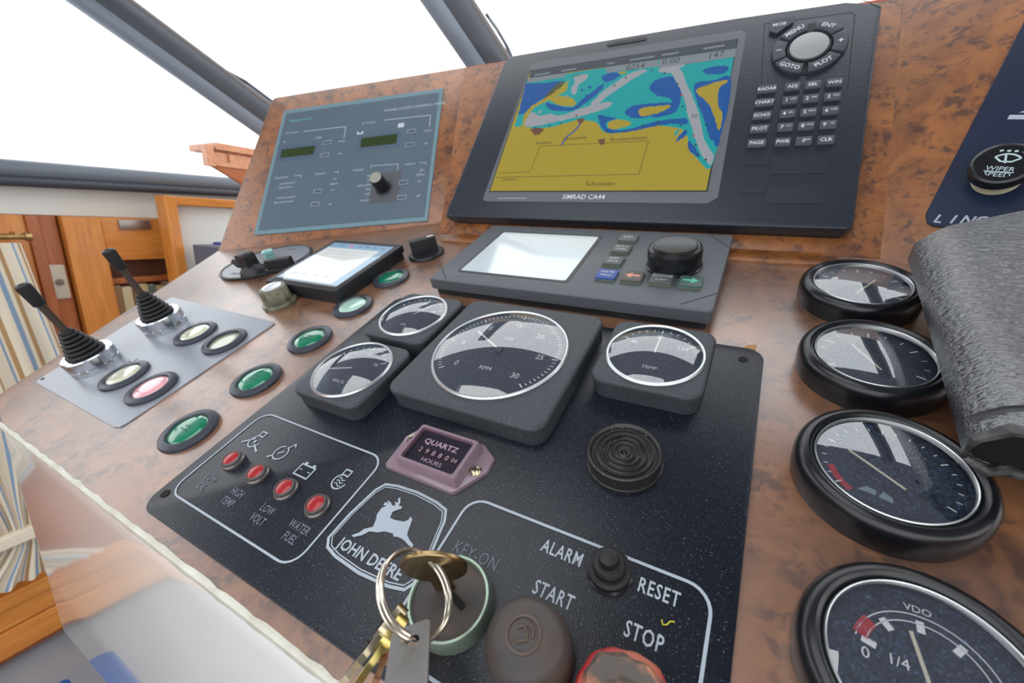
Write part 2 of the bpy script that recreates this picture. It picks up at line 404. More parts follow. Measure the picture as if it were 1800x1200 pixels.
lt=single('latch_plate', (lambda q:(setattr(q,'T',Matrix(((0,0,1),(1,0,0),(0,1,0))).to_4x4()),q.prism([(Y(208,392),Z(208,403)),(Y(263,392),Z(263,403)),(Y(263,392),Z(263,386)),(Y(208,392),Z(208,386))],X0-.002,X0+.006,.002))[1])(M(1).use(STEEL)),'small grey metal latch plate on the top rail of the wooden cabinet','latch',Matrix.Identity(4))
# books
bz0=Z(250,600); cols=[((150,120,80),'tan'),((205,190,150),'cream'),((120,84,52),'brown'),((196,170,120),'buff'),((96,110,92),'grey-green'),((188,160,112),'pale brown'),((140,108,74),'dark tan')]
yy=ys+.004; wds=[.012,.017,.010,.019,.014,.016,.013]; k=0
nb=7; span=(yc1-.02-yy)/sum(wds)
for k in range(nb):
    wd=wds[k]*span-.001; c,cn=cols[k]; hh=(.105,.115,.11,.118,.108,.115,.10)[k]; top=min(Z(250,501),bz0+hh*1.5)
    lab=['tan book, leftmost on the cabinet shelf','cream book second from the left on the cabinet shelf','thin brown book third from the left on the cabinet shelf','thick buff book in the middle of the cabinet shelf','grey-green book right of the thick buff one','pale brown book second from the right on the cabinet shelf','dark tan book at the right end of the cabinet shelf'][k]
    bo=thing('book',lab,'book',Matrix.Translation((X0-.036,yy,bz0)),'books on the cabinet shelf')
    mm=M(1).use(mat('cover_'+cn.replace(' ','_'),c,.6)).box(0,.022,0,wd,0,top-bz0-.004*(k%3),.0015); part('cover',mm,bo)
    mm=M(1).use(mat('paper',(225,215,190),.8)).box(.002,.020,.0015,wd-.0015,.003,top-bz0-.004*(k%3)+.0012); part('pages',mm,bo)
    yy+=wds[k]*span
# left lining parts
lin_=thing('side_lining','reddish wooden side lining with upright stiles behind the curtain','panelling',Matrix.Identity(4))
wbox('panel',lin_,Y(-260,470),Y(62,440),.33,zt2,X0-.04,X0-.02,WOODV)
wbox('stile',lin_,Y(62,440),Y(84,440),.33,zt2,X0-.04,X0-.012,WOODD)
wbox('panel',lin_,Y(84,440),yc0-.004,.33,zt2,X0-.04,X0-.022,WOODD)
# wood base boards below the curtain
for nm,(y0,y1) in {'rail':(1034,1060),'board':(1062,1100),'board.':(1103,1150)}.items():
    wbox(nm.rstrip('.'),lin_,-1.2,.62,Z(30,y1),Z(30,y0),X0-.03,X0-.004 if nm!='rail' else X0+.01,WOODH,.004)
mm=M(1).use(mat('switch_beige',(200,190,168),.45)); mm.T=Matrix(((0,0,1),(1,0,0),(0,1,0))).to_4x4()
ya,yb2,za,zb=Y(92,495),Y(124,495),Z(108,527),Z(108,466)
sw=thing('wall_switch','beige wall switch plate on the reddish wooden panelling','switch',Matrix.Translation((X0-.022,(ya+yb2)/2,(za+zb)/2)))
mm.prism(rrect(-(yb2-ya)/2,-(zb-za)/2,(yb2-ya)/2,(zb-za)/2,.004),0,.008,.002); part('plate',mm,sw)
mm=M(1).use(mat('switch_dark',(120,104,90),.5)); mm.T=Matrix(((0,0,1),(1,0,0),(0,1,0))).to_4x4(); mm.at(.0,0,0,R=Matrix(((0,0,1),(1,0,0),(0,1,0)))); mm.lathe([(.007,.006),(.007,.012),(.005,.013),(0,.013)],16); part('button',mm,sw)
# white framed panel / door to the right of the cabinet
dr=thing('framed_door','wooden-framed white door panel standing between cabinet and console','door',Matrix.Identity(4))
XD=-1.30
yp0,yp1=wall(291,360,XD).y,wall(312,360,XD).y; zd=wall(300,344,XD).z
wbox('upright',dr,yp0,yp1,.4,zd,XD-.05,XD,WOODV,.003)
wbox('top_rail',dr,yp1,yp1+.5,zd-.022,zd,XD-.05,XD-.004,WOODH,.003)
wbox('white_panel',dr,yp1,yp1+.5,.4,zd-.022,XD-.05,XD-.03,CREAM,.002)
bx=thing('storage_box','grey and blue box behind the left end of the console','box',Matrix.Translation((XD+.03,wall(340,440,XD+.03).y,.02)))
zb1=wall(360,426,XD+.05).z-.02
part('body',M(1).use(mat('box_grey',(92,98,112),.6)).box(0,.12,0,.10,0,zb1-.006,.003),bx)
part('lid',M(1).use(mat('box_blue',(44,66,150),.5)).box(-.002,.122,.05,.13,zb1-.05,zb1,.003),bx,'blue end')
# curtain rod and curtain
XR=X0+.035
zr=wall(25,416,XR).z; yr=wall(48,416,XR).y
rod=thing('curtain_rod','short brass curtain rod above the striped curtain','curtain rod',Matrix.Translation((XR,yr,zr)))
part('rod',M(1).use(BRASS).tube([(0,-.6,0),(0,0,0)],.006,12),rod)
part('bracket',M(1).use(BRASS).box(-.033,.004,-.018,-.010,-.005,.009,.001),rod)
part('end_cap',M(1).use(BRASS).tube([(0,-.004,0),(0,.006,0)],.009,12),rod)
cu=thing('curtain','cream curtain with blue and brown stripes, tied back at the side','curtain',Matrix.Translation((XR,yr,zr)))
cm=M(1); stripe=[mat('curtain_cream',(226,214,192),.9),mat('curtain_blue',(132,158,186),.9),mat('curtain_brown',(176,140,98),.9)]
seq=[0,0,0,1,1,0,0,2,0,0,0,0,1,0,2,0]
for m_ in stripe: cm.use(m_)
NW=128; NH=44; ztop=zr-.012; zbot=wall(20,1032,XR).z; ztie=wall(28,938,XR).z; yedge_t=wall(33,470,XR).y
ye0=wall(62,650,XR).y
for j in range(NH+1):
    t=j/NH; z=ztop+(zbot-ztop)*t
    k=max(0,1-abs(z-ztie)/(.30 if z>ztie else .16)); k=k*k*(3-2*k)
    for i in range(NW+1):
        s_=i/NW; yl=-.34; yr_=-.004-.0*t
        wide0,wide1=(-.42,-.012+.045*min(1,t*2.5))
        c0,c1=(.0,.045)
        re=(-.012+.03*min(1,t*2.5)) if z>ztie else -.085; y=(1-k)*(wide0+(re-wide0)*s_)+k*(-.20+.105*s_)
        amp=.010*(1-.5*k)*(0.35+.65*min(1,t*3))
        x=amp*math.sin(s_*NW*.42)+.003*math.sin(s_*23+t*5)
        cm._v((x+.004,y,z-zr))
for j in range(NH):
    for i in range(NW):
        a=j*(NW+1)+i; cm.cur=seq[int(i/NW*96)%16]; cm._f((a,a+NW+1,a+NW+2,a+1))
part('cloth',cm,cu,smooth=80)
part('tieback',M(1).use(stripe[0]).box(-.016,.022,-.205,-.085,ztie-zr-.016,ztie-zr+.012,.004),cu,'cream fabric tieback band')
cw=wall(118,1186,-1.12)
mm=M(1).use(mat('blue_fabric',(22,78,150),.8)); single('blue_box',mm.prism(rrect(0,-.16,.16,.0,.01),0,cw.z-.02-.001,.008),'bright blue box standing low on the grey floor left of the console front','box',Matrix.Translation((-1.12,cw.y,.02)))

# dovetailed wooden box above the rail
hx=-1.02
hA=wall(367,268,hx)
hb=thing('dovetailed_wooden_shelf','pale varnished wooden shelf end with a finger joint, above the dark window rail','shelf',Matrix.Translation(hA))
PALE=wood('pale_varnished_wood',(226,160,118),(204,134,92),.25,(3,20,20))
part('front_board',M(1).use(PALE).box(-.014,0,0,.30,-.024,.004,.002),hb)
part('lid',M(1).use(PALE).box(-.10,.006,.012,.30,.008,.022,.002),hb)
part('lid_gap_line',M(1).use(WOODD).box(-.06,-.002,.004,.30,.004,.008),hb)  # darker strip drawn in for the dark gap between front board and lid
part('corner_block',M(1).use(PALE).box(-.012,.006,-.008,.007,-.026,.016,.002),hb)
part('joint_pin',M(1).use(WOODD).box(.0,.0015,.036,.040,-.014,.012),hb)
wq=M(1).use(mat('orange_wood_underside',(176,96,44),.35)); wq.T=Matrix(((0,0,1),(1,0,0),(0,1,0))).to_4x4(); wq.prism([(.002,-.024),(.10,-.075),(.30,-.10),(.30,-.024)],-.012,-.003,.001)
part('bracket',wq,hb,'orange underside bracket')

# ================================================================== CONSOLE
con=thing('helm_console','helm console in burl-wood laminate with a glossy white front','console',fmat(DA))
E_L=DA.px(0,690); 
dl0=(-3.067+.03,.02); 
# dashboard slab: front edge b ~ .03, left edge skewed
def interp(b): return -3.045+(b-.06)*(-3.61+3.045)/(1.57-.06)
dash_out=[(interp(.05)+.05,.01),(1.5,.01),(1.5,2.4),(-3.3,2.4),(interp(2.4),2.4),(interp(1.0),1.0),(interp(.09),.09),(interp(.05),.05)]
dash_out=[(-3.045,.085),(-2.95,.055),(-2.76,.02)]+[(-2.7+4.2*k/60,.010+.003*math.sin(k*1.7)*math.sin(k*.6+1)) for k in range(0,60)]+[(1.5,.012),(1.5,2.25),(.9,2.3),(-1.6,2.6),(interp(2.2),2.2),(interp(1.0),1.0),(interp(.12),.12)]
part('dashboard',new(DASH).prism(dash_out,-.06,0,.006,2),con)
# white front: vertical skirt hanging from the front edge (world vertical direction in dash coordinates)
dn=Vector((0,-math.sin(SLOPE),-math.cos(SLOPE))); fwd=Vector((0,math.cos(SLOPE),-math.sin(SLOPE)))
fm=M().use(WHITEGLOSS)
prof=[(0,.006),(.03,-.004),(.10,-.006),(.4,-.006),(.8,-.006),(1.14,-.006),(1.20,.014),(1.24,.07),(1.25,.15)]   # (down, outwards is -fwd)
xsL=-2.82
cols_=[]
def frontpt(a,d,o,ro=0):
    P=Vector((a,.02,-.004))+dn*d+fwd*(-(-o))
    return P
xs=[(xsL+.10,0),(xsL+.05,.006),(xsL+.015,.025),(xsL,.06),(xsL-.01,.12),(xsL-.55,1.6)]
ids=[]
path=[(1.5,0.0)]+[(x,o) for x,o in xs]
for (x,oy) in path:
    ring=[]
    for d,o_ in prof:
        P=Vector((x,.02,-.004))+dn*d+fwd*(o_+oy)
        ring.append(fm._v(P))
    ids.append(ring)
for A,Bq in zip(ids,ids[1:]):
    for k in range(len(prof)-1): fm._f((A[k],Bq[k],Bq[k+1],A[k+1]))
part('front_panel',fm,con,'glossy white painted front',60)
# chipped white edge along the front of the dashboard
em=M().use(WHITEWORN); ring=[]
n_=110
for i in range(n_+1):
    a=1.5+(xsL+.02-1.5)*i/n_
    j=.005*math.sin(i*2.3)*math.sin(i*.71)+.004*random.uniform(-1,1)
    pts=[(a,.017+j*.5,.0005),(a,.010+j*.3,.002),(a,.003,-.002),(a,-.003+j*.25,-.026),(a,-.001,-.040)]
    ring.append([em._v(p) for p in pts])
for A,Bq in zip(ring,ring[1:]):
    for k in range(4): em._f((A[k],Bq[k],Bq[k+1],A[k+1]))
part('edge_strip',em,con,'chipped cream edge strip',30)

# instrument boards
RED=mat('raw_red_edge',(196,84,44),.5)
ce0=CE.px(772,404); ce1=CE.px(817,118)
top=1.415
bm_=new(BOARD).prism([(ce0[0]+(ce0[0]-ce1[0])*.04,-.01),(.473,0),(.442,top),(ce1[0],top+.01)],-.07,0,.004,1)
M4=fmat(DA).inverted()
def cpart(name,mm,fr,parent,label=None,smooth=35):
    o=part(name,mm,parent,label,smooth); o.matrix_local=M4@fmat(fr); return o
cpart('centre_board',bm_,CE,con)
cpart('edge_band',new(RED).box(ce1[0],.442,top+.0,top+.012,-.06,-.001),CE,con,'raw reddish top edge of the board')
sT=RI.px(1588,-2); sB=RI.px(1555,449)
cpart('right_board',new(BOARD).prism([(sB[0]-.006,-.02),(1.6,-.02),(1.6,1.9),(sT[0]-.155,1.9),(sT[0]-.006,sT[1])],-.06,.004,.004,1),RI,con)
wt=WI.px(478,172); wl=WI.px(385,441)
cpart('left_board',new(BOARD).prism([(wl[0]-.01,wl[1]-.0),(2.05,-.02),(2.05,WI.px(817,118)[1]+.002),(wt[0]+.03,wt[1]),(wt[0],wt[1]-.03)],-.07,0,.006,2),WI,con)
cq=[DA.px(*p) for p in ((1300,618),(1312,607),(1330,606),(1329,614),(1318,620))]
part('chipped_spot',new(mat('bare_wood',(176,128,84),.7)).prism([(x,y) for x,y in cq][::-1],-.001,.006,.001,1) if False else new(mat('bare_wood',(176,128,84),.7)).poly(cq,.0015),con,'small chipped bare patch')
part('burl_strip',new(BOARD).box(-1.72,.26,1.962,2.07,0,.012,.003),con)  # thin strip of board laminate along the foot of the centre board

# ------------------------------------------------------------------ engine panel
EP=fmat(DA,-.715,.06,.0)
ep=thing('engine_panel','black engine panel plate with white lettering and a leaping deer emblem','instrument panel',EP)
def loc(p,o=(-.715,.06)): return (p[0]-o[0],p[1]-o[1])
part('plate',new(PLATE).prism([loc(q) for q in rrect(-1.532,.056,.088,1.318,.055)],0,.012,.003,2),ep)
z=.0135
def box_line(x0,y0,x1,y1,r,w,m_=PRINT): return lambda mm: mm.strip([loc(q) for q in rrect(x0,y0,x1,y1,r)],w,z,True)
mm=new(PRINT); box_line(-1.488,.128,-.884,.486,.05,.006)(mm); part('printed_frame',mm,ep)
mm=new(PRINT); box_line(-.556,.10,.042,.476,.05,.007)(mm); part('printed_frame',mm,ep)
for c in ((-1.493,.117),(.03,1.252)): part('screw_hole',new(mat('hole_dark',(6,6,6),.8)).at(*loc(c)).lathe([(.014,z),(0,z)],16),ep)
for t,x,y,s_ in (('ALARM',-.275,.428,.044),('RESET',-.058,.430,.044),('START',-.258,.336,.044),('STOP',-.066,.338,.044)): 
    part('lettering',new(PRINT).text(t,*loc((x,y)),s_,z,sx=.66,sp=1.12,bold=.0006),ep,smooth=0)
part('faded_lettering',new(PRINTF).text('KEY-ON',*loc((-.462,.342)),.044,z,sx=.72,sp=1.1),ep,'faded grey lettering',0)
for a,b_,x in (('LOW','OIL',-1.395),('HIGH','TEMP',-1.25),('LOW','VOLT',-1.10),('WATER','FUEL',-.958)):
    for w_,y_ in ((a,.215),(b_,.182)): part('faded_lettering',new(PRINTF).text(w_,*loc((x,y_)),.032,z,sx=.7,sp=1.05,bold=.0005),ep,'faded grey lettering',0)
# engine symbols above the lamps
mm=new(PRINT)
def circ(cx,cy,r,n=20,a0=0,a1=360): return [loc((cx+r*math.cos(math.radians(a0+(a1-a0)*k/n)),cy+r*math.sin(math.radians(a0+(a1-a0)*k/n)))) for k in range(n+1)]
def sym_engine(cx,cy): 
    mm.strip(circ(cx,cy,.024,a0=60,a1=420-120+60),.0045,z)
    mm.strip([loc((cx+.012,cy+.021)),loc((cx+.012,cy+.042)),loc((cx-.012,cy+.042)),loc((cx-.012,cy+.021))],.0045,z)
c=DA.px(452,780); sym_engine(*c); mm.strip([loc((c[0]-.05,c[1]-.02)),loc((c[0]-.01,c[1]+.01))],.006,z); mm.strip([loc((c[0]+.01,c[1]-.01)),loc((c[0]+.05,c[1]-.03))],.006,z); mm.poly(circ(c[0],c[1],.006,8)[:-1],z)
c=DA.px(497,800); mm.strip(circ(c[0],c[1],.026,16,100,440),.0045,z); mm.strip([loc((c[0]-.035,c[1]-.03)),loc((c[0]-.018,c[1]-.016))],.006,z); mm.strip([loc((c[0]+.01,c[1]+.022)),loc((c[0]+.022,c[1]+.045)),loc((c[0]+.034,c[1]+.035))],.0045,z); mm.strip([loc((c[0]-.008,c[1]-.006)),loc((c[0]+.008,c[1]+.008))],.005,z)
c=DA.px(539,832); mm.strip([loc((c[0]+dx,c[1]+dy)) for dx,dy in ((-.03,-.02),(.03,-.02),(.03,.018),(-.03,.018))],.005,z,True); 
for dx in (-.018,.018): mm.strip([loc((c[0]+dx-.006,c[1]+.024)),loc((c[0]+dx+.006,c[1]+.024))],.008,z); mm.strip([loc((c[0]+dx-.005,c[1])),loc((c[0]+dx+.005,c[1]))],.003,z)
c=DA.px(600,851); sym_engine(*c); 
for k in range(-1,2): mm.strip([loc((c[0]-.014,c[1]+k*.010)),loc((c[0]-.006,c[1]+k*.010+.004)),loc((c[0]+.005,c[1]+k*.010-.004)),loc((c[0]+.014,c[1]+k*.010))],.003,z)
part('warning_symbols',mm,ep,'silver engine and battery symbols')
# maker's emblem
mm=new(PRINT); EMC=[(-.838,.205),(-.80,.196),(-.71,.190),(-.62,.196),(-.578,.206),(-.566,.225),(-.570,.30),(-.588,.385),(-.603,.412),(-.64,.421),(-.71,.426),(-.78,.421),(-.82,.412),(-.836,.385),(-.852,.30),(-.856,.225)]
EMC=[(x+.002,y+.003) for x,y in EMC]
ccw=[loc(p) for p in EMC]; mm.strip(ccw,.0075,z,True)
cx_=sum(p[0] for p in ccw)/len(ccw); cy_=sum(p[1] for p in ccw)/len(ccw)
mm.strip([(cx_+(p[0]-cx_)*.945,cy_+(p[1]-cy_)*.93) for p in ccw],.003,z,True)
deer=[(x,y) for x,y in [(618,941),(632,936),(640,930),(656,926),(661,914),(663,904),(671,893),(680,889),(674,888),(678,882),(683,886),(681,879),(687,883),(690,889),(696,888),(694,882),(700,884),(700,877),(704,874),(704,884),(701,889),(707,890),(706,894),(697,897),(690,900),(686,910),(694,914),(710,917),(718,914),(722,908),(725,913),(722,922),(718,932),(716,940),(720,949),(727,958),(724,963),(717,957),(710,949),(700,944),(692,943),(691,938),(676,934),(664,936),(650,934),(636,941),(622,944)]]
mm.poly([loc(DA.px(x,y,.012)) for x,y in deer],z)
mm.at(0,0,0).text('JOHN DEERE',*loc((-.709,.230)),.040,z,sx=.93,bold=.0009)
part('emblem',mm,ep,'silver leaping deer emblem with the maker name in a rounded frame',0)

# indicator lamps
lampR=mat('red_lens',(160,14,22),.3,coat=.4)
lamp=None
for k,(x,y,h,l) in enumerate(((-1.383,.288,.032,'small red lamp above LOW OIL, nearest the panel edge'),(-1.244,.285,.032,'small red lamp above HIGH TEMP'),(-1.100,.283,.034,'small red lamp above LOW VOLT'),(-.957,.281,.034,'small red lamp above WATER FUEL, beside the emblem'))):
    mw=fmat(DA,x,y,.012)
    if lamp is None:
        lamp=thing('warning_lamp',l,'warning lamp',mw,'red engine warning lamps')
        part('collar',new(mat('lamp_collar',(120,116,114),.3,metal=.6)).lathe([(.036,0),(.036,.008),(.033,.011),(.031,.011),(.031,.019),(.029,.022),(.026,.022),(.025,.018)],28,True),lamp)
        part('lens',new(lampR).lathe([(.0255,.016),(.0255,.019),(.02,.0215),(0,.0225)],28),lamp)
    else: copy_thing(lamp,l,mw)

# ------------------------------------------------------------------ gauges
def dial_marks(mm,r,a0,a1,n,major,z,w=.004,l=.016):
    for k in range(n+1):
        t=math.radians(a0+(a1-a0)*k/n); L=l*(1.7 if k%major==0 else 1)
        mm.strip([(r*math.cos(t),r*math.sin(t)),((r-L)*math.cos(t),(r-L)*math.sin(t))],w*(1.4 if k%major==0 else 1),z)
def dome(r,h,z0,n=56):
    R_=(r*r+h*h)/(2*h); a=math.asin(r/R_); return [(R_*math.sin(a*(1-k/10)),z0+h-R_+R_*math.cos(a*(1-k/10))) for k in range(10)]+[(0,z0+h)]
def square_gauge(lab,x,y,half,r,h,dh,marks,needle,group,rc=.05):
    t=thing('square_gauge' if half<.2 else 'tachometer',lab,'gauge',fmat(DA,x,y,.0125 if y<1.15 else .0125),group)
    part('housing',new(GRAIN).prism(rrect(-half,-half,half,half,rc,8),0,h-.018,.004).prism(rrect(-half-.004,-half-.004,half+.004,half+.004,rc,8),h-.022,h,.014,4),t)
    part('dial',new(DIALB).lathe([(r,h+.001),(0,h+.001)],48),t)
    mm=new(DIALW); marks(mm,r,h+.0018); part('dial_print',mm,t,smooth=0)
    mm=new(mat('needle_pale',(226,224,216),.5)); a=math.radians(needle); mm.strip([(0,0),(r*.38*math.cos(a),r*.38*math.sin(a)),(r*.66*math.cos(a),r*.66*math.sin(a))],.007 if r>.2 else .005,h+.006)
    mm.use(BLACK).lathe([(.016,h+.002),(.014,h+.010),(0,h+.010)],16) if r>.2 else None
    part('needle',mm,t,smooth=0)
    part('ring',new(NICKELW).lathe([(r+.010,h-.002),(r+.010,h+.004),(r+.006,h+.009),(r+.001,h+.009),(r-.001,h+.006)],72),t)
    part('glass',new(DOME).lathe(dome(r,dh,h+.006),64),t,smooth=80)
    return t
def m_tach(mm,r,z):
    dial_marks(mm,r*.93,222,-42,60,10,z,.0035,.012)
    for k,n in enumerate('0 5 10 15 20 25 30'.split()):
        t=math.radians(222-264*k/6); mm.text(n,r*.66*math.cos(t),r*.66*math.sin(t),.036,z,sx=.85)
    mm.text('x100',0,r*.3,.022,z); mm.text('RPM',0,-r*.42,.026,z)
def m_small(words,nums):
    def f(mm,r,z):
        dial_marks(mm,r*.9,150,30,10,5,z,.003,.012)
        for k,n in enumerate(nums):
            t=math.radians(150-120*k/(len(nums)-1)); mm.text(n,r*.62*math.cos(t),r*.62*math.sin(t),.024,z)
        mm.text(words,0,-r*.5,.02,z)
    return f
square_gauge('large square-bodied black engine gauge in the middle of the console','-' and -.737,.983,.295,.240,.075,.030,m_tach,150,None,.05)
GG='small square engine gauges'
square_gauge('small square black gauge, lower of the two left of the big engine gauge',-1.24,.735,.163,.146,.070,.026,m_small('VOLTS',('8','12','16')),200,GG)
square_gauge('small square black gauge, upper of the two left of the big engine gauge',-1.236,1.104,.163,.143,.070,.026,m_small('OIL',('0','40','80')),60,GG)
square_gauge('small square black gauge to the right of the big engine gauge',-.225,1.112,.165,.145,.075,.026,m_small('TEMP',('40','80','120')),90,GG)

# round gauges
def round_gauge(lab,x,y,marks,na):
    t=thing('round_gauge',lab,'gauge',fmat(DA,x,y,0),'round gauges in a column right of the engine panel')
    part('body',new(SATIN).lathe([(.180,0),(.183,.02),(.184,.05),(.182,.066),(.176,.078),(.166,.086),(.158,.087),(.152,.083),(.147,.077),(.145,.070)],72,True),t)
    part('ring',new(NICKELW).lathe([(.1455,.070),(.1445,.0795),(.1425,.0815),(.1405,.0800),(.139,.074)],72),t)
    part('dial',new(DIALB).lathe([(.141,.060),(0,.060)],48),t)
    mm=new(DIALW); marks(mm,.139,.0608); part('dial_print',mm,t,smooth=0)
    mm=new(mat('needle_ivory',(205,198,176),.5)); a=math.radians(na); mm.strip([(-.03*math.cos(a),-.03*math.sin(a)-.03),(.095*math.cos(a),.095*math.sin(a)-.03)],.006,.066)
    part('needle',mm,t,smooth=0)
    part('glass',new(DOME2).lathe(dome(.141,.010,.074),64),t,smooth=80)
    return t
REDP=mat('dial_red',(170,30,34),.6); GRNP=mat('dial_grey_blue',(120,140,146),.6)
def mr1(mm,r,z): dial_marks(mm,r*.92,210,-30,12,3,z,.003,.013)
def mr3(mm,r,z):
    dial_marks(mm,r*.9,215,-35,20,5,z,.0025,.009)
    mm.use(REDP).strip([(r*.80*math.cos(math.radians(a)),r*.80*math.sin(math.radians(a))) for a in range(192,229,4)],.014,z)
    mm.use(GRNP).poly([(-.062,-.075),(-.045,-.062),(-.028,-.068),(-.03,-.082)],z); mm.poly([(-.026,-.083),(-.015,-.066),(.0,-.078),(-.002,-.092)],z)
    mm.use(DIALW)
def mr4(mm,r,z):
    dial_marks(mm,r*.64,165,15,4,1,z,.008,.012)
    mm.strip([(r*.60*math.cos(math.radians(a)),r*.60*math.sin(math.radians(a))) for a in range(165,14,-6)],.002,z)
    mm.strip([(r*.70*math.cos(math.radians(a)),r*.70*math.sin(math.radians(a))) for a in range(165,14,-6)],.002,z)
    mm.text('0',-.082,.0,.026,z); mm.text('1/4',-.038,.006,.024,z); mm.text('4/4',.085,.0,.024,z); mm.text('VDO',0,.108,.018,z)
    mm.use(REDP).strip([(r*.66*math.cos(math.radians(a)),r*.66*math.sin(math.radians(a))) for a in (162,154,146,140)],.022,z); mm.use(DIALW)
round_gauge('round black gauge at the top of the right column, reflecting pale sky',.357,1.712,mr1,60)
round_gauge('round black gauge second from the top of the right column',.356,1.292,mr1,120)
round_gauge('round black gauge third from the top, with a red mark on its dial',.350,.873,mr3,140)
round_gauge('round black gauge lowest in the right column, with a scale from 0 to 4/4',.358,.451,mr4,100)

# ------------------------------------------------------------------ panel push buttons
BEZ=mat('button_bezel',(54,58,68),.32)
def lensmat(n,c): return mat(n,c,.12,coat=1,coatr=.02)
GREEN=lensmat('green_lens',(0,120,84)); PALEG=lensmat('pale_green_lens',(176,214,196)); CREML=lensmat('cream_lens',(214,214,188)); PINK=lensmat('pink_lens',(236,170,176)); DCREAM=lensmat('dull_cream_lens',(176,178,150))
def button(lab,x,y,lm,grp,open_=False,h0=0):
    t=thing('push_button',lab,'push button',fmat(DA,x,y,h0),grp)
    part('bezel',new(BEZ).lathe([(.104,0),(.1045,.008),(.101,.014),(.084,.019),(.076,.019),(.072,.014),(.071,.004)],48,True),t)
    part('lens',new(lm).lathe([(.0705,.002),(.0705,.012 if not open_ else .004),(.064,.017 if not open_ else .005),(.04,.0195 if not open_ else .005),(0,.020 if not open_ else .005)],40),t)
    mm=new(mat('dark_tint_print',(10,60,46),.5)) if lm is GREEN else None
    if mm and not open_:
        mm.strip([(-.025,-.008),(.025,-.008)],.003,.0206); mm.strip([(-.018,.006),(.0,.012),(.018,.006)],.003,.0206); part('symbol',mm,t)
    return t
BG='green push buttons in a row'
button('green push button nearest the front edge of the console',-1.725,.316,GREEN,BG)
button('green push button second from the front edge',-1.725,.607,GREEN,BG)
button('green push button third from the front edge, beside the grey control plate',-1.727,.898,GREEN,BG)
button('pale whitish-green push button between two green ones',-1.735,1.186,PALEG,BG)
button('green push button farthest back, below the black rotary switch',-1.732,1.482,GREEN,BG)

# joystick plate
jp=thing('joystick_plate','thin grey plate with rounded corners carrying two joysticks and four buttons','control plate',fmat(DA,-2.5,.58,0))
jo=[(-2.96+.03,.208),(-2.09,.206),(-2.062,.215),(-2.055,.24),(-2.06,.92),(-2.066,.952),(-2.09,.958),(-3.11,.972),(-3.135,.962),(-3.135,.94),(-2.965,.235),(-2.96,.215)]
part('plate',new(mat('grey_plate',(134,140,150),.33,coat=.6,coatr=.3,bump=.1,bscale=700)).prism([(x+2.5,y-.58) for x,y in jo],0,.005,.001,1),jp)
mm=new(mat('faint_print',(60,64,74),.5))
for cx,cy in ((-2.56,.50),(-2.56,.83)): mm.text('0',cx+2.5,cy-.58,.03,.0056); mm.strip([(cx+2.5-.03,cy-.58-.02),(cx+2.5+.03,cy-.58-.02)],.004,.0056)
part('faint_marks',mm,jp)
sc_=new(BLACK).at(-2.94+2.5,.235-.58,0).lathe([(.008,.005),(.006,.009),(0,.009)],12); part('screw',sc_,jp)
JB='round buttons on the grey joystick plate'
button('cream round button beside the front joystick',-2.452,.405,CREML,JB,h0=.005)
button('pink round button on the grey plate',-2.185,.402,PINK,JB,h0=.005)
button('cream round button beside the rear joystick',-2.448,.748,CREML,JB,h0=.005)
button('empty-looking round button with a deep grey ring, rear right of the grey plate',-2.185,.750,DCREAM,JB,True,h0=.005)
js=None
def joystick(lab,x,y):
    global js
    mw=fmat(DA,x,y,.005)
    if js: return copy_thing(js,lab,mw)
    js=thing('joystick',lab,'joystick',mw,'joysticks on the grey plate')
    part('chrome_base',new(mat('soft_chrome',(200,204,210),.22,metal=1)).lathe([(.104,0),(.104,.030),(.100,.033),(.100,.036),(.106,.038),(.107,.078),(.102,.084),(.060,.085)],96,mod=lambda a,r,z:1-.03*(math.sin(a*6)>.6)*(r>.1)*(.01<z<.07)),js)
    pr=[(.072,.080)]; 
    zz=.083; r=.088
    for k in range(6):
        r=.078-.0075*k; pr+=[(r-.010,zz),(r-.002,zz+.004),(r,zz+.009),(r-.003,zz+.014),(r-.013,zz+.018)]; zz+=.0195
    pr+=[(.030,zz),(.028,zz+.012),(.018,zz+.016)]
    part('rubber_boot',new(RUBBER).lathe(pr,40),js)
    part('rod',new(mat('dull_rod',(104,92,84),.3,metal=.8)).lathe([(.0155,.19),(.0155,.40)],20),js)
    part('grip',new(BLACK).lathe([(.0,.352),(.0225,.354),(.025,.36),(.026,.395),(.0285,.44),(.0275,.452),(.021,.459),(.012,.457),(.009,.450),(0,.449)],28),js)
    return js
joystick('front joystick with a ribbed rubber boot and chrome base',-2.735,.402)
joystick('rear joystick with a ribbed rubber boot and chrome base',-2.735,.742)

# fluted cream knob
t=thing('fluted_knob','worn cream fluted knob with a white cap beside the tilted display','knob',fmat(DA,-2.235,1.115,0))
FL=mat('worn_cream_fluted',(128,128,108),.4,col2=(86,84,68),cscale=120)
part('skirt',new(FL).lathe([(.092,0),(.094,.010),(.090,.018),(.078,.022)],48,True),t)
part('fluted_grip',new(FL).lathe([(.078,.018),(.073,.09),(.068,.100),(.058,.103),(.050,.103)],96,mod=lambda a,r,z:1-.05*(math.sin(a*8)>.3)*(r>.06)),t)
part('cap',new(mat('white_cap',(214,216,220),.2,coat=1)).lathe([(.052,.100),(.050,.105),(.03,.107),(0,.107)],32),t)

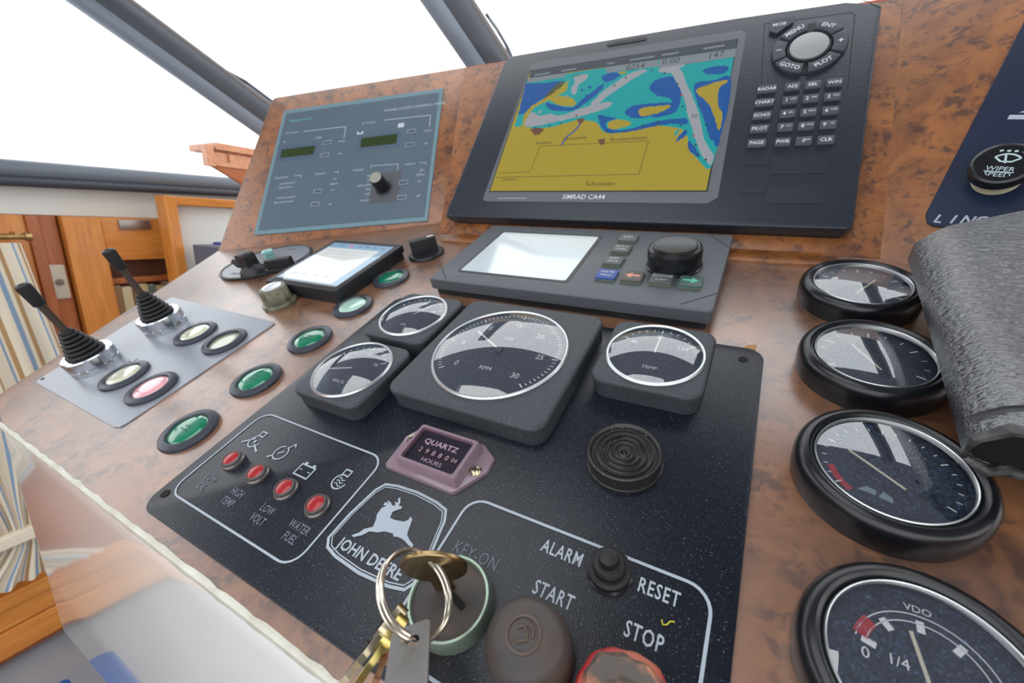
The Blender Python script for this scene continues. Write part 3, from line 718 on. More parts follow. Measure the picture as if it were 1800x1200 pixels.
# oval control with mini joystick, teal knob and rocker
ox,oy=-2.875,1.49
t=thing('oval_control_plate','oval black control plate with small lever, teal cap and rocker switch','control plate',fmat(DA,ox,oy,0))
mod=lambda a,r,z: 1/math.sqrt((math.cos(a-.6)/1.16)**2+(math.sin(a-.6)/.86)**2)
part('rim',new(SATIN).lathe([(.268,0),(.270,.012),(.264,.018),(.256,.018),(.252,.013)],64,True,mod=mod),t)
part('face',new(mat('oval_face_grey',(120,124,132),.25)).lathe([(.252,.0135),(0,.0135)],64,mod=mod),t)
pc=lambda x,y,h: tuple(v-o_ for v,o_ in zip(DA.px(x,y,h),(ox,oy)))
a,b_=pc(446,478,.015)
mm=new(BLACK).at(a,b_,0).lathe([(.085,.013),(.078,.04),(.06,.055),(.052,.075),(.0,.08)],28,mod=lambda a,r,z:1-.06*(math.sin(a*5)>0)); part('lever_collar',mm,t)
mm=new(BLACK).at(a,b_,0); mm.box(-.045,.050,-.040,.040,.070,.150,.016); part('lever_head',mm,t)
mm=new(BLACK).at(a,b_,0); mm.tube([(-.03,0,.06),(-.085,-.02,.075),(-.115,-.03,.10)],[.028,.024,.014],10); part('lever',mm,t)
a,b_=pc(495,470,.02)
mm=new(BLACK).at(a,b_,0,rot=.42); mm.prism([(-.105,-.045),(.105,-.045),(.105,.045),(-.105,.045)],.013,.030,.004).prism([(-.085,-.022),(.085,-.022),(.085,.026),(-.085,.026)],.03,.085,.008); part('rocker',mm,t)
a,b_=pc(474,450,.02)
mm=new(mat('teal_cap',(132,188,184),.25,coat=1)).at(a,b_,0).lathe([(.034,.013),(.034,.03),(.028,.034),(.038,.04),(.038,.058),(.028,.066),(0,.068)],20); part('teal_button',mm,t,'pale teal cap')
mm=new(mat('oval_print',(40,42,48),.5)); a,b_=pc(419,481,.014); mm.text('SIDE-POWER',a+.02,b_-.0,.030,.0142,rot=.1); a,b_=pc(512,438,.014); mm.text('STOP',a,b_,.030,.0142,rot=.2); part('lettering',mm,t,smooth=0)

# tilted display
c1,c2,c3,c4=[DA.px(*p,.085) for p in ((472,491),(588,518),(702,434),(597,420))]
dx=(-2.405,-1.818,1.178,1.735)
t=thing('display_unit','slim black display with a bright white and blue screen','display',fmat(DA,-2.11,1.455,0))
hw,hh=.293,.275
part('housing',new(BLACK).prism(rrect(-hw+.01,-hh+.01,hw-.01,hh-.01,.01,3),0,.05).prism(rrect(-hw,-hh,hw,hh,.012,4),.045,.085,.005,2),t)
def scrmat(n,c,e=.8): 
    m=mat(n,c,.25,emit=e*KE); P_(m.node_tree).inputs['Base Color'].default_value=(.05,.05,.05,1); return m
SW=scrmat('screen_white',(226,232,232)); SB=scrmat('screen_blue',(120,170,205)); SG=scrmat('screen_grey',(168,176,182)); SR=scrmat('screen_pink',(214,120,160)); SN=scrmat('screen_navy',(50,84,130))
mm=new(SB); mm.poly(rrect(-.255,-.225,.255,.235,.004,2),.0855)
mm.use(SW); mm.poly([(-.245,-.215),(.20,-.215),(.20,.17),(-.245,.17)],.0858)
mm.use(SG)
for k in range(5): mm.strip([(-.20,.13-.035*k),(.15,.13-.035*k)],.004,.0861)
for k in range(4): mm.strip([(-.20+.09*k,-.16),(-.16+.09*k,-.15),(-.17+.09*k,-.17)],.012,.0861)
mm.use(SN).text('7.50',-.16,.205,.035,.0861); mm.use(SR).lathe([(0,.0861)]) if False else None
mm.use(SR).poly([(-.09,.19),(-.055,.19),(-.055,.222),(-.09,.222)],.0861)
mm.use(SN)
for k in range(4): mm.strip([(-.02+.065*k,.205),(.02+.065*k,.205)],.010,.0861)
part('screen_image',mm,t,smooth=0)
part('glass',new(thin_glass('display_glass',1.6)).poly(rrect(-.262,-.24,.262,.24,.004,2),.0868),t,smooth=0)

# rotary switch
t=thing('rotary_switch','black rotary switch with a bar grip, right of the slim display','switch',fmat(DA,-1.715,1.79,0))
part('base',new(BLACK).lathe([(.108,0),(.108,.010),(.10,.018),(.07,.020),(0,.020)],40),t)
mm=new(BLACK).at(0,0,0,rot=.75); mm.prism([(-.078,-.024),(.078,-.024),(.078,.024),(-.078,.024)],.018,.105,.008); part('grip',mm,t)
mm=new(mat('white_mark',(225,225,225),.5)).at(0,0,0,rot=.75); mm.poly([(.03,-.008),(.07,-.008),(.07,.008),(.03,.008)],.1055); part('white_mark',mm,t)

# ------------------------------------------------------------------ hour meter
hx,hy=-.709,.546
t=thing('hour_meter','hour meter in a pinkish clear housing reading QUARTZ, below the big gauge','hour meter',fmat(DA,hx,hy,.012))
PINKP=mat('pink_clear_plastic',(166,140,154),.22,coat=.6,trans=.35,ior=1.45)
hex_=[(-.152,.0),(-.145,-.075),(-.11,-.085),(.10,-.085),(.125,-.07),(.155,.0),(.145,.04),(.11,.078),(-.125,.085),(-.145,.07)]
hex_=[(-.150,-.078),(-.143,-.086),(.095,-.088),(.105,-.083),(.158,.005),(.155,.055),(.115,.080),(.105,.088),(-.125,.09),(-.158,.03)]
part('flange',new(PINKP).prism(hex_,0,.014,.004,2),t)
def frame(mm,o,i,z0,z1,bz):
    n=len(o); A=[mm._v((x,y,z0)) for x,y in o]; Bv=[mm._v((x*.955,y*.93,z1-.003)) for x,y in o]; Bt=[mm._v((x*.935,y*.9,z1)) for x,y in o]; Cc=[mm._v((x,y,z1)) for x,y in i]; D=[mm._v((x,y,bz)) for x,y in i]
    for L1,L2 in ((A,Bv),(Bv,Bt),(Bt,Cc),(Cc,D)):
        for k in range(n): mm._f((L1[k],L1[(k+1)%n],L2[(k+1)%n],L2[k]))
mm=new(PINKP); frame(mm,rrect(-.110,-.074,.110,.074,.008,3),rrect(-.094,-.059,.094,.058,.008,3),.013,.052,.036); part('housing',mm,t)
mm=new(mat('meter_face',(28,42,50),.4)); mm.poly(rrect(-.094,-.059,.094,.058,.008,3),.036)
mm.use(BLACK).poly([(-.072,-.022),(.068,-.022),(.068,.004),(-.072,.004)],.0364)
mm.use(KEYP).text('QUARTZ',-.008,.024,.026,.0367,sx=1.15,bold=.0004); mm.text('HOURS',.0,-.037,.020,.0367,sx=1.1)
for k,c_ in enumerate('29880'): mm.text(c_,-.060+.024*k,-.009,.024,.0367)
mm.text('04',.062,-.009,.020,.0367)
part('counter_face',mm,t,smooth=0)
part('window',new(thin_glass('meter_window',1.35,(235,215,225))).poly(rrect(-.090,-.054,.090,.052,.008,3),.0515),t,smooth=0)
for sx_ in (-1,1):
    mm=new(NICKEL).at(.128*sx_+(.0),.004*(-1 if sx_>0 else 6),0).lathe([(.017,.014),(.017,.017),(.013,.022),(.005,.0235),(.004,.019),(0,.019)],20); 
    mm.use(BLACK); 
    for r_ in (.4,.4+math.pi/2): mm.strip([(-.009*math.cos(r_),-.009*math.sin(r_)),(.009*math.cos(r_),.009*math.sin(r_))],.0035,.0243)
    part('screw',mm,t)

# buzzer
t=thing('alarm_buzzer','round black alarm buzzer with concentric rings, below the right square gauge','buzzer',fmat(DA,-.214,.724,.012))
pr=[(.099,0),(.100,.012),(.097,.014),(.097,.040),(.0955,.050),(.092,.053),(.088,.050),(.084,.041)]
for k,r_ in enumerate((.078,.062,.046,.030)):
    pr+=[(r_,.041),(r_-.002,.046),(r_-.005,.046),(r_-.007,.040),(r_-.012,.039)]
pr+=[(.014,.043),(.010,.044),(.007,.036),(0,.030)]
part('body',new(mat('buzzer_plastic',(38,38,38),.33,specks=.12,sscale=700,speckcol=(110,96,80))).lathe(pr,64),t)
mm=new(mat('slot_black',(3,3,3),.8))
for a0 in (20,110,200,290):
    mm.strip([(.054*math.cos(math.radians(a)),.054*math.sin(math.radians(a))) for a in range(a0,a0+42,6)],.006,.0412)
part('sound_slot',mm,t)

# alarm reset button
t=thing('reset_button','small stepped black rubber reset button between ALARM and RESET','push button',fmat(DA,-.162,.428,.012))
part('nut',new(mat('dark_nut',(58,58,62),.35)).lathe([(.052,0),(.052,.012),(.046,.018),(.040,.018)],6,True),t)
part('rubber_boot',new(RUBBER).lathe([(.047,.010),(.046,.026),(.040,.031),(.036,.031),(.034,.036),(.035,.044),(.031,.050),(.024,.051),(.021,.055),(.022,.066),(.019,.074),(.010,.079),(0,.080)],36),t)

# start button (grey rubber cap)
t=thing('start_button','large dark grey rubber start button with an embossed round badge','push button',fmat(DA,-.250,.215,.012))
GR=mat('grey_rubber',(66,62,62),.5,col2=(84,72,66),cscale=50,bump=.3,bscale=600)
part('cap',new(GR).lathe([(.083,0),(.085,.03),(.081,.07),(.074,.095),(.064,.110),(.048,.117),(.0,.119)],48,True),t)
mm=new(mat('badge_worn',(92,78,66),.45)); 
part('badge',mm.lathe([(.033,.1178),(.033,.1205),(.030,.1215),(.028,.1205),(.028,.119)],32),t)
mm=new(mat('badge_worn',(92,78,66),.45)).tube([(-.016,.004,.119),(-.006,.012,.1205),(.004,.006,.1205),(.010,-.006,.1205),(-.004,-.016,.1205),(-.014,-.012,.120)],.0028,6); mm.tube([(.0,.018,.1195),(.014,.014,.120),(.018,.0,.120)],.0026,6); part('badge_relief',mm,t)

# stop button (worn red)
t=thing('stop_button','worn red stop button with cracked grey rubber top, below STOP','push button',fmat(DA,-.068,.205,.012))
part('collar',new(mat('red_collar',(176,36,44),.4,col2=(196,120,96),cscale=70)).lathe([(.086,0),(.088,.03),(.086,.055),(.080,.063),(.070,.066),(.060,.060)],60,True,mod=lambda a,r,z:1+.025*math.sin(a*5+z*40)+.012*math.sin(a*13)),t)
mm=new(mat('perished_rubber',(92,84,78),.7,col2=(176,118,88),cscale=90,bump=1,bscale=300,csharp=(.45,.58)))
mm.lathe([(.076,.050),(.074,.072),(.066,.082),(.050,.080),(.036,.072),(.024,.080),(.010,.074),(0,.070)],60,mod=lambda a,r,z:1+.05*math.sin(a*4+r*60)+.03*math.sin(a*11+z*90)); part('cracked_top',mm,t)

# key switch with key
t=thing('key_switch','round ignition lock with a grey face in a pale green metal ring','ignition lock',fmat(DA,-.450,.228,.012))
GRNM=mat('greenish_metal',(150,168,152),.3,metal=.7)
part('ring',new(GRNM).lathe([(.092,0),(.092,.040),(.088,.048),(.083,.048),(.080,.043)],56),t)
part('face',new(mat('lock_face',(58,54,54),.5,col2=(78,66,58),cscale=60)).lathe([(.081,.041),(.02,.046),(0,.046)],40),t)
mm=new(mat('slot_black',(3,3,3),.8)).at(.01,.005,0,rot=-.3); mm.poly([(-.035,-.007),(.035,-.007),(.035,.007),(-.035,.007)],.0468); part('keyhole',mm,t)

K0=Vector((-.450,.228,.012))
t=thing('ignition_key','brass key with a round bow, standing in the ignition lock','key',fmat(DA,*K0))
Rk=Matrix.Rotation(.45,3,'Z')
R3=Rk @ Matrix(((1,0,0),(0,0,-1),(0,1,0)))    # local xy plane -> vertical plane containing N
bc=Vector((-.015,.012,.142))
mm=new(mat('antique_brass',(176,152,112),.3,metal=1,col2=(120,98,66),cscale=40))
mm.T=Matrix.Translation(bc)@R3.to_4x4()
n=40; 
def ringdisc(mm,R_,r_,cy,th):
    o=[(R_*math.cos(2*math.pi*k/n),R_*.82*math.sin(2*math.pi*k/n)) for k in range(n)]; i=[(r_*math.cos(2*math.pi*k/n),cy+r_*math.sin(2*math.pi*k/n)) for k in range(n)]
    V=[[mm._v((x*s_,y*s_,z)) for x,y in o] for s_,z in ((.96,-th),(1,-th*.6),(1,th*.6),(.96,th))]; I=[[mm._v((x,y,z)) for x,y in i] for z in (-th,th)]
    for k in range(n):
        j=(k+1)%n
        for A,Bq in zip(V,V[1:]): mm._f((A[k],A[j],Bq[j],Bq[k]))
        mm._f((V[-1][k],V[-1][j],I[1][j],I[1][k])); mm._f((V[0][j],V[0][k],I[0][k],I[0][j])); mm._f((I[1][k],I[1][j],I[0][j],I[0][k]))
ringdisc(mm,.070,.011,.020,.0055)
part('bow',mm,t)
mm=new(BRASS); mm.T=Matrix.Translation(bc)@R3.to_4x4(); mm.box(-.022,.022,-.112,-.045,-.004,.004,.001); part('blade',mm,t)

# split ring, tag and key bundle, placed in depth in front of the lock
def dpt(x,y,h): a,b=DA.px(x,y,h); return Vector((a,b,h))
rc=dpt(723,1058,.17)
view=(CAMD-rc).normalized()
holeP=K0+bc+R3@Vector((0,.020,0))
botP=dpt(728,1128,.20)
cen=(holeP+botP)/2; axis1=(botP-holeP).normalized()
nrm=(view*.72+Vector((1,.2,0)).normalized()*.45); nrm=(nrm-axis1*nrm.dot(axis1)).normalized(); ax2=nrm.cross(axis1)
rr=(botP-holeP).length/2/.97
cen=cen+ax2*0+( -ax2 if ax2.x>0 else ax2)*rr*.25
t=thing('split_ring','steel split key ring through the bow of the ignition key','key ring',fmat(DA,*cen))
Rr=rr
pts=[(axis1*math.cos(a)*Rr+ax2*math.sin(a)*Rr)+nrm*.0035*(a/math.pi-1) for a in [k*2*math.pi/48 for k in range(97)]]
part('coil',new(mat('ring_steel',(214,206,190),.2,metal=1)).tube([tuple(p+nrm*(.0035*(i/48-1))) for i,p in enumerate(pts)],.0045,10,up=tuple(nrm)),t)
# metal tag
tp=[dpt(*p) for p in ((690,1112,.19),(757,1088,.19),(760,1300,.27),(672,1300,.27))]
o0=tp[0]; ux=(tp[1]-tp[0]); wdt=ux.length; ux.normalize(); uy=(tp[0]-tp[3]); L_=uy.length; uy=(uy-ux*uy.dot(ux)).normalized(); un=ux.cross(uy)
tagF=Fr(o0,ux,uy)
t=thing('metal_tag','flat grey steel tag hanging from the key ring, in front of the lock','key tag',fmat(tagF))
hc=tagF.px(727,1128,0)
mm=new(mat('tag_grey_steel',(122,120,117),.38,metal=.55,bump=.3,bscale=500)); out=[(0,-.25),(wdt,-.25),(wdt,-.006),(wdt-.006,0),(.006,0),(0,-.006)]  # dark reflection in the steel is put into its grey base colour
hr=.011; hn=16
top_=[mm._v((x,y,.003)) for x,y in out]; bt_=[mm._v((x,y,-.003)) for x,y in out]
for k in range(6): mm._f((bt_[k],bt_[(k+1)%6],top_[(k+1)%6],top_[k]))
hc=(min(max(hc[0],.02),wdt-.02),max(min(hc[1],-.016),-.04))
for zz,ids_,flip in ((.003,top_,0),(-.003,bt_,1)):
    hi=[(hc[0]+hr*math.cos(2*math.pi*k/hn),hc[1]+hr*math.sin(2*math.pi*k/hn)) for k in range(hn)]
    tri=tessellate_polygon([[Vector((*p,0)) for p in out],[Vector((*p,0)) for p in reversed(hi)]])
    allp=out+list(reversed(hi)); ids=[mm._v((x,y,zz)) for x,y in allp]
    for tr in tri:
        a_,b__,c_=[Vector(allp[i]) for i in tr]; cr=(b__-a_).cross(c_-a_)
        if (cr<0)!=bool(flip): tr=(tr[0],tr[2],tr[1])
        mm._f(tuple(ids[i] for i in tr))
part('plate',mm,t)
# two keys seen edge-on at lower left
def edgekey(lab,p0,p1,m_,w_,nm='house_key',th=.011):
    A=dpt(*p0); Bq=dpt(*p1); u=(Bq-A); L=u.length; u.normalize(); v=(CAMD-A).normalized(); s_=u.cross(v).normalized(); d=s_.cross(u)
    fr=Fr(A,u,d)      # flat of key stands in plane (u, view dir) so that we look at its edge
    k_=thing(nm,lab,'key',fmat(fr))
    part('bow',new(m_).prism(rrect(0,-w_,L*.42,w_*.3,w_*.4,5),-th,th,.0015,2),k_)
    part('blade',new(m_).prism([(L*.40,-w_*.55),(L,-w_*.5),(L*1.02,-w_*.3),(L,-w_*.05),(L*.9,-w_*.12),(L*.82,0),(L*.74,-.1*w_),(L*.66,0),(L*.58,-.08*w_),(L*.40,0)],-th*.55,th*.55,.0008,1),k_)
edgekey('steel key with an orange-tinged edge, upper of the bundle left of the tag',(712,1064,.155),(598,1205,.20),NICKEL,.05)
edgekey('brass key seen edge-on, lower of the bundle left of the tag',(712,1082,.16),(612,1225,.215),mat('yellow_brass',(196,178,110),.25,metal=1),.05)
edgekey('dark key behind the others at the lower left of the bundle',(690,1082,.13),(590,1215,.15),mat('black_key_edge',(30,28,30),.4),.04)
edgekey('red and cream plastic key fob between the tag and the brass key',(690,1110,.14),(655,1215,.18),mat('fob_red',(150,46,46),.5,col2=(180,160,120),cscale=70),.03,'key_fob',.010)

# ------------------------------------------------------------------ autopilot control unit
t=thing('autopilot_control','grey-black autopilot control unit with screen, keys and large turning knob','control unit',fmat(DA,-.73,1.72,0))
AX,AY=-.73,1.72
def al(p): return (p[0]-AX,p[1]-AY)
def ap(x,y,h=.09): return al(DA.px(x,y,h))
part('lower_housing',new(BLACK).prism([al(q) for q in rrect(-1.355,1.405,-.105,2.03,.02,4)],0,.034,.003),t)
part('upper_housing',new(mat('autopilot_grey',(82,86,92),.4,bump=.3,bscale=1100)).prism([al(q) for q in rrect(-1.372,1.392,-.088,2.045,.02,4)],.037,.09,.006,3),t)
LN=mat('groove_line',(14,15,18),.6)
for p in (((771,455),(784,490)),((1228,400),(1284,436)),((1195,535),(1262,515))): part('corner_groove',new(LN).strip([ap(*p[0]),ap(*p[1])],.004,.0906),t)
q=[ap(802,479),ap(1000,497),ap(1062,412),ap(882,407)]
scr=rrect(-1.262-AX,1.483-AY,-.672-AX,1.968-AY,.02,4)
part('screen_frame',new(mat('lcd_frame',(22,24,28),.35)).prism(scr,.0895,.0915,.001,1),t)
scr2=rrect(-1.245-AX,1.498-AY,-.690-AX,1.950-AY,.012,4)
part('lcd',new(mat('lcd_sky_reflection',(205,216,220),.14,coat=1)).poly(scr2,.0925),t)  # whitish base colour paints the sky reflected in the lcd
keysA=[(1105,418,'STBY','',KEYM),(1095,437,'AUTO','WIND',KEYM),(1081,458,'NAV','SETUP',KEYM),(1067,482,'INSTR','MENU',mat('key_blue',(60,84,150),.45)),(1112,486,'<','',mat('key_port',(86,82,78),.45)),(1163,490,'DODGE','TURN',KEYM),(1214,495,'>','',mat('key_starboard',(70,92,88),.45))]
KB=mat('key_green_base',(96,110,92),.45)
for x,y,a1,a2,km in keysA:
    cx,cy=ap(x,y,.10)
    if y<460: cx=-.537-AX
    k_=part('key',new(KB).prism(rrect(cx-.045,cy-.045,cx+.045,cy+.040,.008,3),.089,.097).use(km if km is not KEYM else mat('key_grey',(84,88,88),.45)).prism(rrect(cx-.043,cy-.041,cx+.043,cy+.038,.008,3),.097,.106,.004,2),t)
    mm=new(KEYP)
    if a1 in '<>':
        d=1 if a1=='>' else -1; mm=new(mat('arrow_'+('green' if d>0 else 'red'),(96,190,160) if d>0 else (220,150,120),.5))
        mm.poly([(cx-.03*d,cy-.007),(cx+.003*d,cy-.007),(cx+.003*d,cy-.022),(cx+.03*d,cy),(cx+.003*d,cy+.022),(cx+.003*d,cy+.007),(cx-.03*d,cy+.007)][::d],.1066)
    else:
        mm.text(a1,cx,cy+.012 if a2 else cy,.022,.1066); 
        if a2: mm.text(a2,cx,cy-.016,.018,.1066)
    part('key_print',mm,k_,smooth=0)
kc=ap(1187,430,.185); rk=(DA.px(1233,430,.185)[0]-DA.px(1139,430,.185)[0])/2
part('turning_knob',new(SATIN).at(kc[0],kc[1],0).lathe([(rk*1.10,.09),(rk*1.10,.096),(rk*1.05,.100),(rk*1.06,.165),(rk*1.02,.176),(rk*.93,.181),(rk*.86,.180),(rk*.84,.186),(rk*.80,.188),(rk*.74,.186),(0,.187)],56),t)

# ------------------------------------------------------------------ chart plotter
q_=.09
t=thing('chart_plotter','large black chart plotter showing a yellow and turquoise sea chart','chart plotter',fmat(CE,-.70,.69,0))
CX,CY=-.70,.69
def cl(p): return (p[0]-CX,p[1]-CY)
def cp(x,y,h=q_): return cl(CE.px(x,y,h))
body=[(-1.745,.086),(-1.72,.079),(.325,.077),(.346,.10),(.346,1.27),(.325,1.295),(.20,1.335),(-.30,1.352),(-1.60,1.352),(-1.675,1.352),(-1.715,1.30),(-1.747,.12)]
part('rear_housing',new(BLACK).prism([cl((-.7+(x+.7)*.99,.69+(y-.69)*.985)) for x,y in body],0,.035),t)
part('front_housing',new(PLOT).prism([cl(p) for p in body],.035,q_,.012,4),t)
for a_,b__ in (((785,353),(803,391)),((1440,398),(1500,368)),((1516,0),(1549,14)),((866,112),(893,104))): part('corner_groove',new(LN).strip([cp(*a_),cp(*b__)],.004,q_+.0006),t)
part('key_field_line',new(LN).strip([cp(*p) for p in ((1338,150),(1344,42),(1497,22),(1503,26),(1499,60),(1490,160))],.003,q_+.0006),t)
bz=[(-1.502,.205),(-1.48,.190),(-.225,.190),(-.185,.225),(-.215,1.225),(-.245,1.252),(-1.455,1.252),(-1.487,1.225)]
si=[(-1.468,.262),(-.243,.262),(-.252,1.182),(-1.474,1.172)]
mm=new(GREYBEZ); mm.prism([cl(p) for p in bz],q_-.001,q_+.004,.002,1); part('screen_bezel',mm,t)
so=[(-1.474,.255),(-.236,.255),(-.246,1.192),(-1.480,1.184)]
mm=new(mat('bezel_dark_line',(18,20,24),.5)); mm.poly([cl(p) for p in so],q_+.0046); part('screen_surround',mm,t)  # thin dark line around the screen, inside the bezel
Zs=q_+.005
def chm(n,c):
    m=mat(n,c,.4,spec=.2,emit=KE*.80); L_=lin(c); g=.10+.0*L_[0]
    P_(m.node_tree).inputs['Emission Color'].default_value=tuple(.9*v+.012 for v in L_[:3])+(1,)  # small grey lift paints a glare haze into the chart colours
    P_(m.node_tree).inputs['Base Color'].default_value=tuple(v*.12 for v in L_[:3])+(1,); return m
OCH=chm('chart_land',(172,152,40)); TEAL=chm('chart_teal',(0,160,162)); BLUE=chm('chart_blue',(0,84,160)); CHG=chm('chart_channel',(160,164,170)); CHD=chm('chart_line',(96,84,44)); BRN=chm('chart_town',(112,72,52)); BARD=chm('chart_bar_dark',(66,74,84)); BARL=chm('chart_bar_light',(128,138,146)); CRED=chm('chart_buoy',(190,60,60)); CTX=chm('chart_text',(60,58,50))
def cr(pts,zz=Zs): return [cp(780+x/3,y/3,zz) for x,y in pts]
SHALL=chm('chart_dark_olive',(84,84,44))
mm=new(OCH); mm.poly([cl(p) for p in si],Zs)
zl=[Zs]
def layer(m_,pts,smooth_=True):
    zl[0]+=.00008; mm.use(m_); P=[tuple(Vector(p)) for p in pts]
    P=sm(P,3,True) if smooth_ and len(P)>4 else P
    if len(P)>8:
        Q=[]
        for i_,p in enumerate(P):
            q=P[(i_+1)%len(P)]; d_=math.hypot(q[0]-p[0],q[1]-p[1]); k_n=max(1,int(d_/9)); j_=0 if d_>200 else 2.2
            for k_ in range(k_n): t_=k_/k_n; Q.append((p[0]+(q[0]-p[0])*t_+random.uniform(-j_,j_),p[1]+(q[1]-p[1])*t_+random.uniform(-j_,j_)))
        P=Q
    mm.poly(cr([(p[0],p[1]) for p in P],zl[0]),zl[0])
sea=[(440,420),(1539,250),(1440,790),(1412,880),(1390,895),(1345,845),(1300,800),(1285,720),(1262,682),(1200,668),(1130,660),(1040,680),(960,692),(870,702),(835,690),(815,655),(790,640),(700,632),(640,650),(560,672),(470,678),(428,664),(372,668),(400,575),(420,500)]
layer(TEAL,sea,False)
layer(BLUE,[(432,440),(520,438),(632,425),(612,452),(560,498),(500,535),(445,580),(425,598),(393,603),(402,560)],False)
layer(SHALL,[(640,425),(612,480),(560,505),(520,525),(560,480),(600,440)],False)
layer(OCH,[(660,420),(648,478),(600,505),(530,540),(475,568),(446,610),(436,665),(414,662),(424,602),(465,556),(560,503),(628,452)],False)
layer(OCH,[(555,522),(610,508),(665,512),(694,535),(690,556),(640,560),(600,550)])
layer(BLUE,[(538,540),(600,555),(650,566),(690,562),(735,520),(790,478),(842,440),(836,470),(790,510),(740,548),(690,580),(620,585),(560,575)])
layer(BLUE,[(832,402),(880,385),(935,388),(900,420),(850,432)])
layer(OCH,[(915,385),(945,375),(970,380),(940,392)])
layer(BLUE,[(1088,470),(1100,435),(1150,410),(1210,405),(1245,460),(1250,520),(1222,590),(1150,615),(1095,616),(1195,560),(1195,520),(1130,505)])
layer(BLUE,[(955,592),(985,562),(1060,548),(1200,540),(1200,560),(1100,610),(1030,622),(985,618)])
layer(OCH,[(1030,575),(1110,560),(1195,555),(1170,580),(1100,603),(1040,612)])
layer(BLUE,[(812,612),(850,612),(910,625),(862,640),(858,672),(930,686),(1010,672),(1120,640),(1275,622),(1275,655),(1200,652),(1120,664),(1000,690),(900,702),(846,692)])
layer(OCH,[(865,650),(905,630),(965,636),(990,655),(930,675),(880,680)])
layer(BLUE,[(1325,440),(1420,425),(1512,405),(1500,560),(1462,700),(1444,770),(1405,735),(1370,620),(1330,520)])
layer(OCH,[(1328,478),(1400,445),(1452,428),(1502,425),(1450,470),(1448,560),(1470,600),(1452,690),(1428,620),(1395,545)])
layer(BLUE,[(1362,375),(1425,350),(1500,350),(1480,385),(1400,392)])
layer(BLUE,[(1290,740),(1320,770),(1352,830),(1320,812),(1292,790)])
layer(TEAL,[(1395,740),(1425,740),(1430,790),(1405,800)])
layer(TEAL,[(1216,700),(1245,672),(1240,692),(1222,722)])
layer(BLUE,[(1222,748),(1262,690),(1285,690),(1270,720),(1236,742)])
layer(CHG,[(428,664),(440,620),(470,590),(500,612),(560,600),(620,608),(700,580),(800,550),(882,538),(880,560),(800,590),(700,618),(600,640),(500,662)])
layer(CHG,[(775,548),(830,490),(900,440),(960,400),(1035,368),(1075,372),(1000,415),(940,455),(860,510),(815,545)])
layer(CHG,[(1130,375),(1180,345),(1275,340),(1225,370),(1200,385)])
layer(CHG,[(1195,368),(1250,368),(1280,440),(1325,540),(1350,620),(1368,710),(1395,775),(1422,812),(1408,870),(1360,815),(1320,710),(1290,620),(1268,520),(1235,450)])
layer(CHG,[(690,402),(760,392),(742,428),(712,446),(700,486),(682,500),(672,470),(690,436)])
layer(BRN,[(455,682),(500,672),(532,680),(505,708),(480,714),(470,700)],False)
layer(BRN,[(700,628),(745,622),(735,645),(715,652)],False)
layer(BRN,[(812,736),(852,730),(845,762),(825,764)],False)
zl[0]+=.00008
def cline(m_,pts,w_): mm.use(m_); mm.strip(cr(pts,zl[0]),w_,zl[0])
cline(CHD,[(275,935),(1028,918),(1080,742),(510,770),(455,905),(285,914)],.0035)
cline(BLUE,[(620,765),(652,718),(690,690),(722,650)],.010)
cline(CHD,[(640,420),(600,480),(530,518)],.003)
zl[0]+=.00008
for x,y in ((480,672),(560,662),(620,650),(700,610),(860,690),(950,690),(1050,660),(1130,640),(1250,660),(1260,560),(1255,500),(1232,440),(1165,385),(1100,370),(960,410),(900,450),(1318,715),(1330,762),(1342,812),(1382,840),(1385,655),(1350,560)):
    c_=cr([(x,y)],zl[0])[0]; mm.use(CRED if (x+y)%2 else chm('chart_mark',(30,60,50))); mm.poly([(c_[0]-.008,c_[1]-.006),(c_[0]+.008,c_[1]-.006),(c_[0],c_[1]+.009)],zl[0])
mm.use(BARL); mm.poly(cr([(447,412),(640,385),(642,405),(440,438)],zl[0]),zl[0]); mm.poly(cr([(1140,310),(1543,252),(1537,300),(1130,360)],zl[0]),zl[0]); mm.poly(cr([(850,345),(1130,312),(1130,350),(860,385)],zl[0]),zl[0])
zl[0]+=.00008
mm.use(BARD); mm.poly(cr([(456,378),(1546,208),(1541,255),(450,412)],zl[0]),zl[0])
zl[0]+=.00008
mm.use(KEYP if False else BARL)
for x0,x1 in ((480,560),(620,700),(860,900),(980,1110),(1150,1240),(1370,1480)): 
    yy0=400-(x0-455)*.157; mm.strip(cr([(x0,yy0),(x1,yy0-(x1-x0)*.157)],zl[0]),.012,zl[0])
mm.use(CTX)
for x,y,w__,h__ in ((470,600,22,20),(500,585,16,14),(560,640,26,8),(640,505,12,10),(720,470,16,10),(760,455,20,12),(745,500,12,8),(1150,470,18,12),(1120,500,10,8),(690,450,10,18)):
    mm.use(CHG if x<700 else BLUE); mm.poly(cr([(x,y),(x+w__,y-4),(x+w__*.8,y+h__),(x+2,y+h__*.8)],zl[0]),zl[0])
mm.use(CTX)
for s_,x,y,sz in (('0254',1010,352,.055),('0.00',1198,322,.055),('147',1435,290,.055),('SOG',700,400,.03),('Schouwen',825,968,.04),('Renesse',525,752,.032),('Haamstede',690,728,.032),('Brouwershaven',975,730,.032),('50',1322,612,.03)):
    c_=cr([(x,y)],zl[0])[0]; mm.text(s_,c_[0],c_[1],sz,zl[0])
c_=cr([(330,945)],zl[0])[0]; mm.text('Zierikzee',c_[0]+.02,c_[1],.026,zl[0])
part('chart_image',mm,t,'sea chart with ochre land, turquoise shallows and grey channels',0)
part('screen_glass',new(thin_glass('plotter_glass',1.32,dust_haze=.12,dust_haze_col=(170,175,180))).poly([cl(p) for p in si],Zs+.006),t,smooth=0)  # pale speckle layer imitates glare haze over the screen
